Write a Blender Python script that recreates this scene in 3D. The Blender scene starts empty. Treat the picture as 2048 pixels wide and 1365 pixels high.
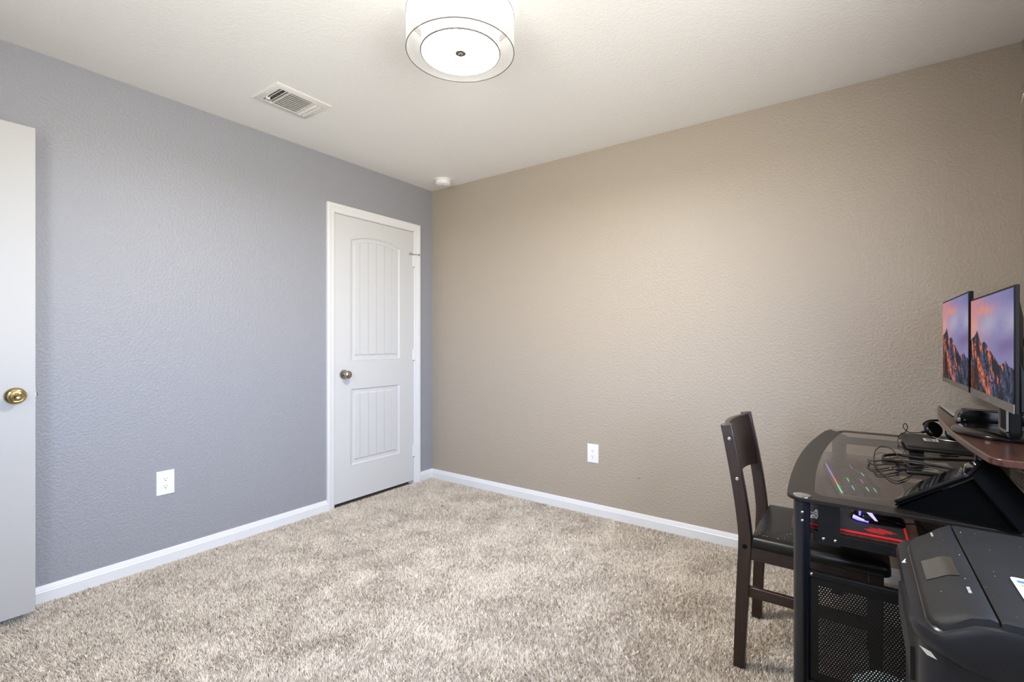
import bpy, bmesh, math, random
import numpy as np
from mathutils import Vector, Matrix

# ------------------------------------------------------------------ camera, world, exposure
SC = bpy.context.scene
COL = SC.collection
random.seed(7)
RNG = np.random.default_rng(11)

CAM = (2.942, -2.928, 1.16)
cam_data = bpy.data.cameras.new('camera')
cam_data.sensor_width = 36.0
cam_data.lens = 36.0 * 957.0 / 2048.0
cam_data.clip_start = 0.02
cam = bpy.data.objects.new('camera', cam_data)
cam.location = CAM
cam.rotation_euler = (math.radians(90), 0, math.radians(35.65))
COL.objects.link(cam)
SC.camera = cam

SC.view_settings.view_transform = 'Standard'
SC.view_settings.look = 'None'
SC.view_settings.gamma = 1.0
SC.view_settings.use_curve_mapping = False
SC.view_settings.exposure = 0.0

cy = SC.cycles
cy.max_bounces = 7
cy.diffuse_bounces = 4
cy.glossy_bounces = 3
cy.transmission_bounces = 4
cy.transparent_max_bounces = 14
cy.use_adaptive_sampling = True
cy.adaptive_threshold = 0.03
cy.caustics_reflective = False
cy.caustics_refractive = False

SKY_STRENGTH = 13.5
LAMP_DIFFUSER = 205.0
LAMP_DRUM = 1.1
world = bpy.data.worlds.new('world')
SC.world = world
world.use_nodes = True
wn = world.node_tree
wn.nodes.clear()
w_out = wn.nodes.new('ShaderNodeOutputWorld')
w_bg = wn.nodes.new('ShaderNodeBackground')
w_tc = wn.nodes.new('ShaderNodeTexCoord')
w_sep = wn.nodes.new('ShaderNodeSeparateXYZ')
w_ramp = wn.nodes.new('ShaderNodeValToRGB')
w_map = wn.nodes.new('ShaderNodeMapRange')
w_map.inputs[1].default_value = -1.0
w_map.inputs[2].default_value = 1.0
wn.links.new(w_tc.outputs['Generated'], w_sep.inputs[0])
wn.links.new(w_sep.outputs[2], w_map.inputs[0])
wn.links.new(w_map.outputs[0], w_ramp.inputs[0])
wn.links.new(w_ramp.outputs[0], w_bg.inputs[0])
wn.links.new(w_bg.outputs[0], w_out.inputs[0])
cr = w_ramp.color_ramp
cr.elements[0].position = 0.0
cr.elements[0].color = (1.14, 1.10, 1.03, 1)      # ground outside
cr.elements[1].position = 1.0
cr.elements[1].color = (0.55, 0.80, 1.30, 1)       # zenith
e = cr.elements.new(0.49); e.color = (1.14, 1.10, 1.03, 1)
e = cr.elements.new(0.51); e.color = (0.90, 1.06, 1.38, 1)
w_bg.inputs[1].default_value = SKY_STRENGTH

# room
RX, RY0, H = 3.52, -3.25, 2.44          # right wall x, front wall y, ceiling z
WIN = (-2.85, -1.55, 0.80, 2.12)        # window in the right wall: y0, y1, z0, z1
ADDED_WIN = (1.35, 2.35, 0.80, 2.12)         # added window, unseen, to even the ceiling light; front wall behind the camera: x0, x1, z0, z1

for pw, ph, ploc, pdir in ((WIN[1] - WIN[0], WIN[3] - WIN[2], (RX + 0.16, (WIN[0] + WIN[1]) / 2, (WIN[2] + WIN[3]) / 2), (-1, 0, 0)),
                           (ADDED_WIN[1] - ADDED_WIN[0], ADDED_WIN[3] - ADDED_WIN[2], ((ADDED_WIN[0] + ADDED_WIN[1]) / 2, RY0 - 0.16, (ADDED_WIN[2] + ADDED_WIN[3]) / 2), (0, 1, 0))):
    portal = bpy.data.lights.new('window_portal', 'AREA')
    portal.shape = 'RECTANGLE'
    portal.size = pw
    portal.size_y = ph
    portal.cycles.is_portal = True
    po = bpy.data.objects.new('window_portal', portal)
    po.location = ploc
    po.rotation_euler = (math.radians(90), 0, math.radians(90 if pdir[0] else 0))
    COL.objects.link(po)


# ------------------------------------------------------------------ helpers
def lin(c):
    c = c / 255.0
    return c / 12.92 if c <= 0.04045 else ((c + 0.055) / 1.055) ** 2.4


def rgb(r, g, b):
    return (lin(r), lin(g), lin(b), 1.0)


MATS = {}


def mat(name, color, rough=0.5, metal=0.0, spec=0.5, coat=0.0, bump=None, vary=None, emit=None, emit_s=0.0, trans=None):
    """Principled material. bump=(scale, strength, distance, detail); vary=(scale, amount)."""
    m = bpy.data.materials.new(name)
    m.use_nodes = True
    nt = m.node_tree
    p = nt.nodes['Principled BSDF']
    p.inputs['Base Color'].default_value = color
    p.inputs['Roughness'].default_value = rough
    p.inputs['Metallic'].default_value = metal
    p.inputs['Specular IOR Level'].default_value = spec
    p.inputs['Coat Weight'].default_value = coat
    p.inputs['Coat Roughness'].default_value = 0.06
    tc = nt.nodes.new('ShaderNodeTexCoord')
    if vary:
        n = nt.nodes.new('ShaderNodeTexNoise')
        n.inputs['Scale'].default_value = vary[0]
        n.inputs['Detail'].default_value = 4
        mr = nt.nodes.new('ShaderNodeMapRange')
        mr.inputs[1].default_value = 0.3
        mr.inputs[2].default_value = 0.7
        mr.inputs[3].default_value = 1 - vary[1]
        mr.inputs[4].default_value = 1 + vary[1]
        mx = nt.nodes.new('ShaderNodeVectorMath')
        mx.operation = 'SCALE'
        mx.inputs[0].default_value = color[:3]
        nt.links.new(tc.outputs['Object'], n.inputs['Vector'])
        nt.links.new(n.outputs['Fac'], mr.inputs[0])
        nt.links.new(mr.outputs[0], mx.inputs['Scale'])
        nt.links.new(mx.outputs[0], p.inputs['Base Color'])
    if bump:
        n = nt.nodes.new('ShaderNodeTexNoise')
        n.inputs['Scale'].default_value = bump[0]
        n.inputs['Detail'].default_value = bump[3]
        b = nt.nodes.new('ShaderNodeBump')
        b.inputs['Strength'].default_value = bump[1]
        b.inputs['Distance'].default_value = bump[2]
        nt.links.new(tc.outputs['Object'], n.inputs['Vector'])
        nt.links.new(n.outputs['Fac'], b.inputs['Height'])
        nt.links.new(b.outputs[0], p.inputs['Normal'])
    if emit:
        p.inputs['Emission Color'].default_value = emit
        p.inputs['Emission Strength'].default_value = emit_s
    MATS[name] = m
    return m


def wall_mat(name, color, rough=0.42, spec=0.5, scale=82.0, strength=0.45, dist=0.0022):
    """Rolled paint over sprayed orange-peel texture."""
    m = bpy.data.materials.new(name)
    m.use_nodes = True
    nt = m.node_tree
    p = nt.nodes['Principled BSDF']
    p.inputs['Base Color'].default_value = color
    p.inputs['Roughness'].default_value = rough
    p.inputs['Specular IOR Level'].default_value = spec
    tc = nt.nodes.new('ShaderNodeTexCoord')
    n1 = nt.nodes.new('ShaderNodeTexNoise')
    n1.inputs['Scale'].default_value = scale
    n1.inputs['Detail'].default_value = 2.5
    n1.inputs['Roughness'].default_value = 0.5
    r = nt.nodes.new('ShaderNodeValToRGB')
    r.color_ramp.elements[0].position = 0.40
    r.color_ramp.elements[1].position = 0.62
    b = nt.nodes.new('ShaderNodeBump')
    b.inputs['Strength'].default_value = strength
    b.inputs['Distance'].default_value = dist
    nt.links.new(tc.outputs['Object'], n1.inputs['Vector'])
    nt.links.new(n1.outputs['Fac'], r.inputs[0])
    nt.links.new(r.outputs[0], b.inputs['Height'])
    nt.links.new(b.outputs[0], p.inputs['Normal'])
    MATS[name] = m
    return m


def wood_mat(name, dark, light, rough=0.35, axis='Y', scale=9.0, coat=0.25, bump=0.05):
    m = bpy.data.materials.new(name)
    m.use_nodes = True
    nt = m.node_tree
    p = nt.nodes['Principled BSDF']
    p.inputs['Roughness'].default_value = rough
    p.inputs['Coat Weight'].default_value = coat
    p.inputs['Coat Roughness'].default_value = 0.15
    tc = nt.nodes.new('ShaderNodeTexCoord')
    mp = nt.nodes.new('ShaderNodeMapping')
    s = {'X': (1.2, 14, 14), 'Y': (14, 1.2, 14), 'Z': (14, 14, 1.2)}[axis]
    mp.inputs['Scale'].default_value = s
    n = nt.nodes.new('ShaderNodeTexNoise')
    n.inputs['Scale'].default_value = scale
    n.inputs['Detail'].default_value = 6
    n.inputs['Distortion'].default_value = 0.8
    r = nt.nodes.new('ShaderNodeValToRGB')
    r.color_ramp.elements[0].position = 0.3
    r.color_ramp.elements[0].color = dark
    r.color_ramp.elements[1].position = 0.75
    r.color_ramp.elements[1].color = light
    b = nt.nodes.new('ShaderNodeBump')
    b.inputs['Strength'].default_value = bump
    b.inputs['Distance'].default_value = 0.001
    nt.links.new(tc.outputs['Object'], mp.inputs[0])
    nt.links.new(mp.outputs[0], n.inputs['Vector'])
    nt.links.new(n.outputs['Fac'], r.inputs[0])
    nt.links.new(r.outputs[0], p.inputs['Base Color'])
    nt.links.new(n.outputs['Fac'], b.inputs['Height'])
    nt.links.new(b.outputs[0], p.inputs['Normal'])
    MATS[name] = m
    return m


def emit_mat(name, color, strength):
    m = bpy.data.materials.new(name)
    m.use_nodes = True
    nt = m.node_tree
    nt.nodes.clear()
    o = nt.nodes.new('ShaderNodeOutputMaterial')
    em = nt.nodes.new('ShaderNodeEmission')
    em.inputs[0].default_value = color
    em.inputs[1].default_value = strength
    nt.links.new(em.outputs[0], o.inputs[0])
    if strength < 8:
        m.cycles.emission_sampling = 'NONE'       # faint glow, found by bounced rays
    MATS[name] = m
    return m


def thin_glass(name, tint, ior=1.5, rough=0.0):
    """Clear pane: tinted see-through plus fresnel reflection."""
    m = bpy.data.materials.new(name)
    m.use_nodes = True
    nt = m.node_tree
    nt.nodes.clear()
    o = nt.nodes.new('ShaderNodeOutputMaterial')
    t = nt.nodes.new('ShaderNodeBsdfTransparent')
    t.inputs[0].default_value = tint
    g = nt.nodes.new('ShaderNodeBsdfGlossy')
    g.inputs['Roughness'].default_value = rough
    g.inputs['Color'].default_value = (1, 1, 1, 1)
    fr = nt.nodes.new('ShaderNodeFresnel')
    fr.inputs[0].default_value = ior
    mx = nt.nodes.new('ShaderNodeMixShader')
    geo = nt.nodes.new('ShaderNodeNewGeometry')
    inv = nt.nodes.new('ShaderNodeMath')          # reflect at the outer surfaces only
    inv.operation = 'SUBTRACT'
    inv.inputs[0].default_value = 1.0
    mul = nt.nodes.new('ShaderNodeMath')
    mul.operation = 'MULTIPLY'
    nt.links.new(geo.outputs['Backfacing'], inv.inputs[1])
    nt.links.new(inv.outputs[0], mul.inputs[0])
    nt.links.new(fr.outputs[0], mul.inputs[1])
    nt.links.new(mul.outputs[0], mx.inputs[0])
    nt.links.new(t.outputs[0], mx.inputs[1])
    nt.links.new(g.outputs[0], mx.inputs[2])
    nt.links.new(mx.outputs[0], o.inputs[0])
    MATS[name] = m
    return m


def sheer_mat(name, color, see=0.55):
    m = bpy.data.materials.new(name)
    m.use_nodes = True
    nt = m.node_tree
    nt.nodes.clear()
    o = nt.nodes.new('ShaderNodeOutputMaterial')
    t = nt.nodes.new('ShaderNodeBsdfTransparent')
    tr = nt.nodes.new('ShaderNodeBsdfTranslucent')
    df = nt.nodes.new('ShaderNodeBsdfDiffuse')
    tr.inputs[0].default_value = color
    df.inputs[0].default_value = color
    m1 = nt.nodes.new('ShaderNodeMixShader')
    m2 = nt.nodes.new('ShaderNodeMixShader')
    m2.inputs[0].default_value = see
    nt.links.new(tr.outputs[0], m1.inputs[1])
    nt.links.new(df.outputs[0], m1.inputs[2])
    nt.links.new(m1.outputs[0], m2.inputs[1])
    nt.links.new(t.outputs[0], m2.inputs[2])
    nt.links.new(m2.outputs[0], o.inputs[0])
    MATS[name] = m
    return m


def attr_mat(name, emission=0.0, rough=0.6):
    """Printed or displayed picture: colours come from the face-corner colour attribute 'print'."""
    m = bpy.data.materials.new(name)
    m.use_nodes = True
    nt = m.node_tree
    p = nt.nodes['Principled BSDF']
    a = nt.nodes.new('ShaderNodeAttribute')
    a.attribute_name = 'print'
    p.inputs['Roughness'].default_value = rough
    if emission > 0:
        p.inputs['Base Color'].default_value = (0.01, 0.01, 0.01, 1)
        nt.links.new(a.outputs['Color'], p.inputs['Emission Color'])
        p.inputs['Emission Strength'].default_value = emission
    else:
        nt.links.new(a.outputs['Color'], p.inputs['Base Color'])
    MATS[name] = m
    return m


def hook(o, parent):
    if parent is not None:
        o.parent = parent
        if parent.type == 'EMPTY':
            o.matrix_parent_inverse = Matrix.Translation(-Vector(parent.location))


def thing(name, label, cat, loc, group=None):
    o = bpy.data.objects.new(name, None)
    o.empty_display_size = 0.05
    o.location = loc
    COL.objects.link(o)
    o['label'] = label
    o['category'] = cat
    if group:
        o['group'] = group
    return o


def tag(o, label, cat, group=None, kind=None):
    o['label'] = label
    o['category'] = cat
    if group:
        o['group'] = group
    if kind:
        o['kind'] = kind
    return o


def struct(o):
    o['kind'] = 'structure'
    return o


def catmull(pts, n=6, closed=False):
    P = [Vector(p) for p in pts]
    out = []
    m = len(P)
    rng = range(m) if closed else range(m - 1)
    for i in rng:
        if closed:
            p0, p1, p2, p3 = P[(i - 1) % m], P[i], P[(i + 1) % m], P[(i + 2) % m]
        else:
            p0 = P[i - 1] if i > 0 else P[0] * 2 - P[1]
            p1, p2 = P[i], P[i + 1]
            p3 = P[i + 2] if i + 2 < m else P[-1] * 2 - P[-2]
        for k in range(n):
            t = k / n
            out.append(0.5 * ((2 * p1) + (p2 - p0) * t + (2 * p0 - 5 * p1 + 4 * p2 - p3) * t * t
                              + (3 * p1 - p0 - 3 * p2 + p3) * t ** 3))
    if not closed:
        out.append(P[-1])
    return out


class MB:
    def __init__(self):
        self.v, self.f = [], []

    def add(self, vs, fs):
        o = len(self.v)
        self.v += [tuple(p) for p in vs]
        self.f += [tuple(i + o for i in f) for f in fs]
        return self

    def box(self, x0, x1, y0, y1, z0, z1):
        v = [(x0, y0, z0), (x1, y0, z0), (x1, y1, z0), (x0, y1, z0), (x0, y0, z1), (x1, y0, z1), (x1, y1, z1), (x0, y1, z1)]
        return self.add(v, [(0, 3, 2, 1), (4, 5, 6, 7), (0, 1, 5, 4), (1, 2, 6, 5), (2, 3, 7, 6), (3, 0, 4, 7)])

    def loft(self, loops, caps=True, closed_path=False):
        n = len(loops[0])
        vs = [p for l in loops for p in l]
        fs = []
        m = len(loops)
        for i in range(m if closed_path else m - 1):
            a, b = i * n, ((i + 1) % m) * n
            for j in range(n):
                k = (j + 1) % n
                fs.append((a + j, a + k, b + k, b + j))
        if caps and not closed_path:
            fs.append(tuple(range(n))[::-1])
            fs.append(tuple(range((m - 1) * n, m * n)))
        return self.add(vs, fs)

    def prism(self, poly, a0, a1, axis='z'):
        def pt(u, w, a):
            return {'z': (u, w, a), 'y': (u, a, w), 'x': (a, u, w)}[axis]
        return self.loft([[pt(u, w, a0) for u, w in poly], [pt(u, w, a1) for u, w in poly]])

    def lathe(self, prof, c, axis='z', seg=32, cap=True):
        """prof: list of (r, h) along the axis from c."""
        loops = []
        for r, h in prof:
            l = []
            for k in range(seg):
                t = 2 * math.pi * k / seg
                a, b = r * math.cos(t), r * math.sin(t)
                l.append({'z': (c[0] + a, c[1] + b, c[2] + h), 'x': (c[0] + h, c[1] + a, c[2] + b),
                          'y': (c[0] + a, c[1] + h, c[2] + b)}[axis])
            loops.append(l)
        return self.loft(loops, caps=cap)

    def tube(self, pts, r, seg=8, closed=False):
        P = [Vector(p) for p in pts]
        n = len(P)
        rr = r if isinstance(r, (list, tuple)) else [r] * n
        loops = []
        up = None
        for i in range(n):
            if closed:
                t = P[(i + 1) % n] - P[(i - 1) % n]
            else:
                t = P[min(i + 1, n - 1)] - P[max(i - 1, 0)]
            if t.length < 1e-9:
                t = Vector((0, 0, 1))
            t.normalize()
            if up is None:
                up = Vector((0, 0, 1)) if abs(t.z) < 0.9 else Vector((1, 0, 0))
            s = t.cross(up)
            if s.length < 1e-6:
                s = t.orthogonal()
            s.normalize()
            up = s.cross(t).normalized()
            loops.append([P[i] + (s * math.cos(2 * math.pi * k / seg) + up * math.sin(2 * math.pi * k / seg)) * rr[i] for k in range(seg)])
        return self.loft(loops, closed_path=closed)

    def sphere(self, c, r, sx=1, sy=1, sz=1, seg=16, rings=10):
        loops = []
        for i in range(1, rings):
            a = math.pi * i / rings - math.pi / 2
            loops.append([(c[0] + r * sx * math.cos(a) * math.cos(2 * math.pi * k / seg),
                           c[1] + r * sy * math.cos(a) * math.sin(2 * math.pi * k / seg),
                           c[2] + r * sz * math.sin(a)) for k in range(seg)])
        return self.loft(loops)

    def rot(self, ang, c):
        """Rotate everything about a vertical axis through c."""
        s, q = math.sin(ang), math.cos(ang)
        self.v = [(c[0] + (x - c[0]) * q - (y - c[1]) * s, c[1] + (x - c[0]) * s + (y - c[1]) * q, z) for x, y, z in self.v]
        return self

    def build(self, name, m, parent=None, bevel=0.0, seg=2, angle=35, fix=True):
        me = bpy.data.meshes.new(name)
        bm = bmesh.new()
        vs = [bm.verts.new(p) for p in self.v]
        for f in self.f:
            try:
                bm.faces.new([vs[i] for i in f])
            except ValueError:
                pass
        if fix:
            bmesh.ops.recalc_face_normals(bm, faces=bm.faces)
        bm.to_mesh(me)
        bm.free()
        me.polygons.foreach_set('use_smooth', [True] * len(me.polygons))
        me.set_sharp_from_angle(angle=math.radians(angle))
        me.materials.append(m)
        o = bpy.data.objects.new(name, me)
        COL.objects.link(o)
        hook(o, parent)
        if bevel:
            b = o.modifiers.new('bevel', 'BEVEL')
            b.width = bevel
            b.segments = seg
            b.limit_method = 'ANGLE'
            b.angle_limit = math.radians(angle)
        return o


def copy_part(o, parent, loc=(0, 0, 0), rot=None):
    c = o.copy()
    COL.objects.link(c)
    c.parent = None
    c.matrix_parent_inverse = Matrix()
    hook(c, parent)
    c.location = loc
    if rot:
        c.rotation_euler = rot
    return c


def rrect(x0, x1, y0, y1, r, n=6):
    out = []
    for cx, cy, a0 in ((x1 - r, y1 - r, 0), (x0 + r, y1 - r, 90), (x0 + r, y0 + r, 180), (x1 - r, y0 + r, 270)):
        for k in range(n + 1):
            t = math.radians(a0 + 90 * k / n)
            out.append((cx + r * math.cos(t), cy + r * math.sin(t)))
    return out


def picture(name, origin, uvec, vvec, nu, nv, fn, m, parent):
    """Flat picture made of a fine grid with a colour per vertex (for screens and prints)."""
    o, u, v = Vector(origin), Vector(uvec), Vector(vvec)
    us, vs = np.linspace(0, 1, nu), np.linspace(0, 1, nv)
    U, V = np.meshgrid(us, vs)
    P = (np.array(o)[None, None, :] + U[..., None] * np.array(u) + V[..., None] * np.array(v)).reshape(-1, 3)
    idx = np.arange(nu * nv).reshape(nv, nu)
    F = np.stack([idx[:-1, :-1], idx[:-1, 1:], idx[1:, 1:], idx[1:, :-1]], -1).reshape(-1, 4)
    me = bpy.data.meshes.new(name)
    me.from_pydata(P.tolist(), [], F.tolist())
    c = fn(U, V).reshape(-1, 3)
    at = me.color_attributes.new('print', 'FLOAT_COLOR', 'POINT')
    at.data.foreach_set('color', np.concatenate([c, np.ones((len(c), 1))], 1).astype(np.float32).ravel())
    me.materials.append(m)
    ob = bpy.data.objects.new(name, me)
    COL.objects.link(ob)
    hook(ob, parent)
    return ob


def vnoise(U, V, su, sv, seed, octv=4):
    """Small value-noise fractal."""
    out = np.zeros_like(U)
    amp, tot = 1.0, 0.0
    for k in range(octv):
        g = np.random.default_rng(seed + k).random((64, 64))
        x, y = U * su * 2 ** k + 3.1 * k, V * sv * 2 ** k + 1.7 * k
        xi, yi = np.floor(x).astype(int), np.floor(y).astype(int)
        fx, fy = x - xi, y - yi
        fx, fy = fx * fx * (3 - 2 * fx), fy * fy * (3 - 2 * fy)
        a = g[xi % 64, yi % 64] * (1 - fx) + g[(xi + 1) % 64, yi % 64] * fx
        b = g[xi % 64, (yi + 1) % 64] * (1 - fx) + g[(xi + 1) % 64, (yi + 1) % 64] * fx
        out += amp * (a * (1 - fy) + b * fy)
        tot += amp
        amp *= 0.5
    return out / tot


def text_mesh(name, body, size, matrix, m, parent):
    cu = bpy.data.curves.new(name, 'FONT')
    cu.body = body
    cu.size = size
    tmp = bpy.data.objects.new(name + '_tmp', cu)
    COL.objects.link(tmp)
    dg = bpy.context.evaluated_depsgraph_get()
    me = bpy.data.meshes.new_from_object(tmp.evaluated_get(dg))
    bpy.data.objects.remove(tmp)
    me.transform(matrix)
    me.name = name
    me.materials.clear()
    me.materials.append(m)
    o = bpy.data.objects.new(name, me)
    COL.objects.link(o)
    hook(o, parent)
    return o


# ------------------------------------------------------------------ materials
M_GREY = wall_mat('grey_paint', rgb(156, 157, 163))
M_TAN = wall_mat('tan_paint', rgb(176, 164, 149))
M_CEIL = wall_mat('ceiling_paint', rgb(244, 243, 240), rough=0.7, spec=0.25, scale=90, strength=0.3)
M_TRIM = mat('white_trim_paint', rgb(234, 234, 235), rough=0.32, spec=0.5)
M_DOOR = mat('white_door_paint', rgb(215, 215, 215), rough=0.38, bump=(160, 0.05, 0.001, 2))
M_FLAT = mat('white_flush_door_paint', rgb(188, 187, 186), rough=0.4, bump=(120, 0.05, 0.001, 2))
M_NICKEL = mat('satin_nickel', rgb(176, 170, 160), rough=0.26, metal=1.0)
M_BRASS = mat('polished_brass', rgb(196, 178, 132), rough=0.16, metal=1.0)
M_STEEL = mat('bright_steel', rgb(200, 200, 198), rough=0.25, metal=1.0)
M_PLATE = mat('white_plastic', rgb(244, 244, 242), rough=0.3)
M_DARK = mat('dark_void', rgb(22, 21, 20), rough=0.8)
M_BLACKM = mat('black_powder_coat', rgb(18, 18, 18), rough=0.45, spec=0.3, bump=(700, 0.08, 0.0004, 1))
M_LEG = mat('black_gloss_tube', rgb(20, 22, 27), rough=0.22, spec=0.55)
M_BLACKP = mat('black_plastic', rgb(12, 12, 13), rough=0.5, spec=0.15)
M_BLACKG = mat('black_gloss_plastic', rgb(10, 10, 11), rough=0.14, spec=0.35, coat=0.1)
M_RUBBER = mat('black_cable', rgb(18, 18, 18), rough=0.45)
M_ESP = wood_mat('espresso_wood', rgb(33, 22, 18), rgb(54, 37, 30), rough=0.36, axis='Z')
M_ESPX = wood_mat('espresso_wood_long', rgb(33, 22, 18), rgb(56, 38, 31), rough=0.36, axis='X')
M_CHERRY = wood_mat('dark_cherry_laminate', rgb(46, 22, 17), rgb(86, 50, 38), rough=0.28, axis='Y', coat=0.4)
M_LEATHER = mat('black_leatherette', rgb(15, 15, 14), rough=0.36, spec=0.38, bump=(420, 0.12, 0.0006, 2))
M_GREYP = mat('grey_plastic', rgb(118, 116, 112), rough=0.4)
M_BEZEL = mat('grey_bezel', rgb(104, 100, 95), rough=0.35, metal=0.4)

# ------------------------------------------------------------------ the room
T = 0.14
CD = (-0.943, -0.212, 2.052)           # closet door slab: y0, y1, top
co0, co1, cot = CD[0] - 0.024, CD[1] + 0.024, CD[2] + 0.024      # rough opening
b = MB()
b.box(-T, 0, RY0 - T, co0, -0.05, H).box(-T, 0, co1, T, -0.05, H).box(-T, 0, co0, co1, cot, H)
b.box(-T - 0.6, -T, co0 - 0.3, co0, -0.05, H).box(-T - 0.6, -T, co1, co1 + 0.3, -0.05, H)
b.box(-T - 0.65, -T - 0.6, co0 - 0.3, co1 + 0.3, -0.05, H).box(-T - 0.6, -T, co0, co1, cot, H)
struct(b.build('wall_left', M_GREY))
struct(MB().box(0, RX + T, 0, T, -0.05, H).build('wall_back', M_TAN))
y0, y1, z0, z1 = WIN
b = MB().box(RX, RX + T, RY0 - T, y0, -0.05, H).box(RX, RX + T, y1, 0, -0.05, H)
b.box(RX, RX + T, y0, y1, -0.05, z0).box(RX, RX + T, y0, y1, z1, H)
struct(b.build('wall_right', M_TAN))
DW = (0.10, 0.86, 2.07)                # doorway in the front wall
b = MB().box(DW[1], ADDED_WIN[0], RY0 - T, RY0, -0.05, H).box(ADDED_WIN[1], RX, RY0 - T, RY0, -0.05, H)
b.box(ADDED_WIN[0], ADDED_WIN[1], RY0 - T, RY0, -0.05, ADDED_WIN[2]).box(ADDED_WIN[0], ADDED_WIN[1], RY0 - T, RY0, ADDED_WIN[3], H)
b.box(0, DW[0], RY0 - T, RY0, -0.05, H).box(DW[0], DW[1], RY0 - T, RY0, DW[2], H)
struct(b.build('wall_front', M_TAN))
hy = RY0 - T
b = MB().box(-0.5, -0.4, hy - 1.0, hy, -0.05, H).box(1.5, 1.6, hy - 1.0, hy, -0.05, H).box(-0.5, 1.6, hy - 1.1, hy - 1.0, -0.05, H)
struct(b.build('wall_hall', M_GREY))
struct(MB().box(-0.9, RX + T, hy - 1.1, T, H, H + 0.08).build('ceiling', M_CEIL))
M_BACKING = mat('carpet_backing', rgb(150, 138, 122), rough=1.0, spec=0.0)
struct(MB().box(-0.9, RX + T, hy - 1.1, T, -0.06, -0.012).build('floor', M_BACKING))


# carpet: short cut-pile fibres, one triangle each, leaning in patches
def carpet():
    n = 1250000
    x = RNG.random(n) * RX
    y = RNG.random(n) * (-RY0) + RY0
    # more fibres where the camera is close
    u = (x / RX)
    lean_x = np.zeros(n)
    lean_y = np.zeros(n)
    tone = np.zeros(n)
    rs = np.random.default_rng(5)
    for k in range(26):
        fq = rs.uniform(3, 34)
        th = rs.uniform(0, 2 * math.pi)
        ph = rs.uniform(0, 2 * math.pi)
        w = np.sin((x * math.cos(th) + y * math.sin(th)) * fq + ph + 1.7 * np.sin((x * math.sin(th) - y * math.cos(th)) * fq * 0.7 + ph * 2))
        a = 1.0 / (1 + fq / 12)
        if k % 3 == 0:
            lean_x += a * w
        elif k % 3 == 1:
            lean_y += a * w
        else:
            tone += a * w
    # tufts: fibres of one tuft share a lean
    tx, ty = np.floor(x / 0.0075).astype(np.int64), np.floor(y / 0.0075).astype(np.int64)
    hsh = (tx * 73856093 ^ ty * 19349663) & 0xFFFF
    tab = np.random.default_rng(3).normal(0, 1, (65536, 3))
    tl = tab[hsh]
    h = RNG.uniform(0.009, 0.0145, n) + 0.0012 * tl[:, 2] + 0.0007 * tone
    dx = 0.0022 * lean_x + 0.0042 * tl[:, 0] + RNG.normal(0, 0.0024, n)
    dy = 0.0022 * lean_y + 0.0042 * tl[:, 1] + RNG.normal(0, 0.0024, n)
    ang = RNG.random(n) * 2 * math.pi
    w = 0.0021
    P = np.empty((n, 3, 3), np.float32)
    P[:, 0, 0] = x - w * np.cos(ang); P[:, 0, 1] = y - w * np.sin(ang); P[:, 0, 2] = -0.012
    P[:, 1, 0] = x + w * np.cos(ang); P[:, 1, 1] = y + w * np.sin(ang); P[:, 1, 2] = -0.012
    P[:, 2, 0] = x + dx; P[:, 2, 1] = y + dy; P[:, 2, 2] = -0.012 + h
    P[:, :, 0] = np.clip(P[:, :, 0], 0.001, RX - 0.001)
    P[:, :, 1] = np.clip(P[:, :, 1], RY0 + 0.001, -0.001)
    me = bpy.data.meshes.new('carpet_pile')
    me.vertices.add(3 * n)
    me.vertices.foreach_set('co', P.ravel())
    me.loops.add(3 * n)
    me.loops.foreach_set('vertex_index', np.arange(3 * n, dtype=np.int32))
    me.polygons.add(n)
    me.polygons.foreach_set('loop_start', np.arange(0, 3 * n, 3, dtype=np.int32))
    me.update()
    m = bpy.data.materials.new('carpet_fibre')
    m.use_nodes = True
    nt = m.node_tree
    p = nt.nodes['Principled BSDF']
    p.inputs['Roughness'].default_value = 0.95
    p.inputs['Specular IOR Level'].default_value = 0.05
    geo = nt.nodes.new('ShaderNodeNewGeometry')
    r = nt.nodes.new('ShaderNodeValToRGB')
    els = r.color_ramp.elements
    els[0].position = 0.0; els[0].color = rgb(150, 134, 115)
    els[1].position = 1.0; els[1].color = rgb(249, 241, 229)
    e2 = els.new(0.12); e2.color = rgb(217, 204, 187)
    e3 = els.new(0.6); e3.color = rgb(239, 228, 213)
    nt.links.new(geo.outputs['Random Per Island'], r.inputs[0])
    nt.links.new(r.outputs[0], p.inputs['Base Color'])
    me.materials.append(m)
    o = bpy.data.objects.new('carpet_pile', me)
    COL.objects.link(o)
    tag(o, 'beige cut-pile carpet covering the whole floor', 'carpet', kind='stuff')


carpet()

# baseboards
BPROF = [(0.0, -0.012), (0.014, -0.012), (0.014, 0.044), (0.0115, 0.0475), (0.0115, 0.052), (0.008, 0.057), (0.008, 0.062), (0.004, 0.069), (0.0, 0.070)]


def baseboard(name, p0, p1, nrm):
    loops = [[(p[0] + nrm[0] * d, p[1] + nrm[1] * d, z) for d, z in BPROF] for p in (p0, p1)]
    struct(MB().loft(loops).build(name, M_TRIM))


CAS = 0.058
baseboard('baseboard_left', (0, RY0), (0, CD[0] - 0.006 - CAS), (1, 0))
baseboard('baseboard_left', (0, CD[1] + 0.006 + CAS), (0, 0), (1, 0))
baseboard('baseboard_back', (0, 0), (RX, 0), (0, -1))
baseboard('baseboard_right', (RX, RY0), (RX, 0), (-1, 0))
baseboard('baseboard_front', (DW[1] + 0.06, RY0), (RX, RY0), (0, 1))

# closet door casing and jamb
CPROF = [(0.0, 0.0), (0.0, 0.008), (0.004, 0.0105), (0.020, 0.0115), (0.022, 0.014), (0.034, 0.0145), (0.038, 0.0175), (0.054, 0.018), (0.058, 0.015), (0.058, 0.0)]


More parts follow.
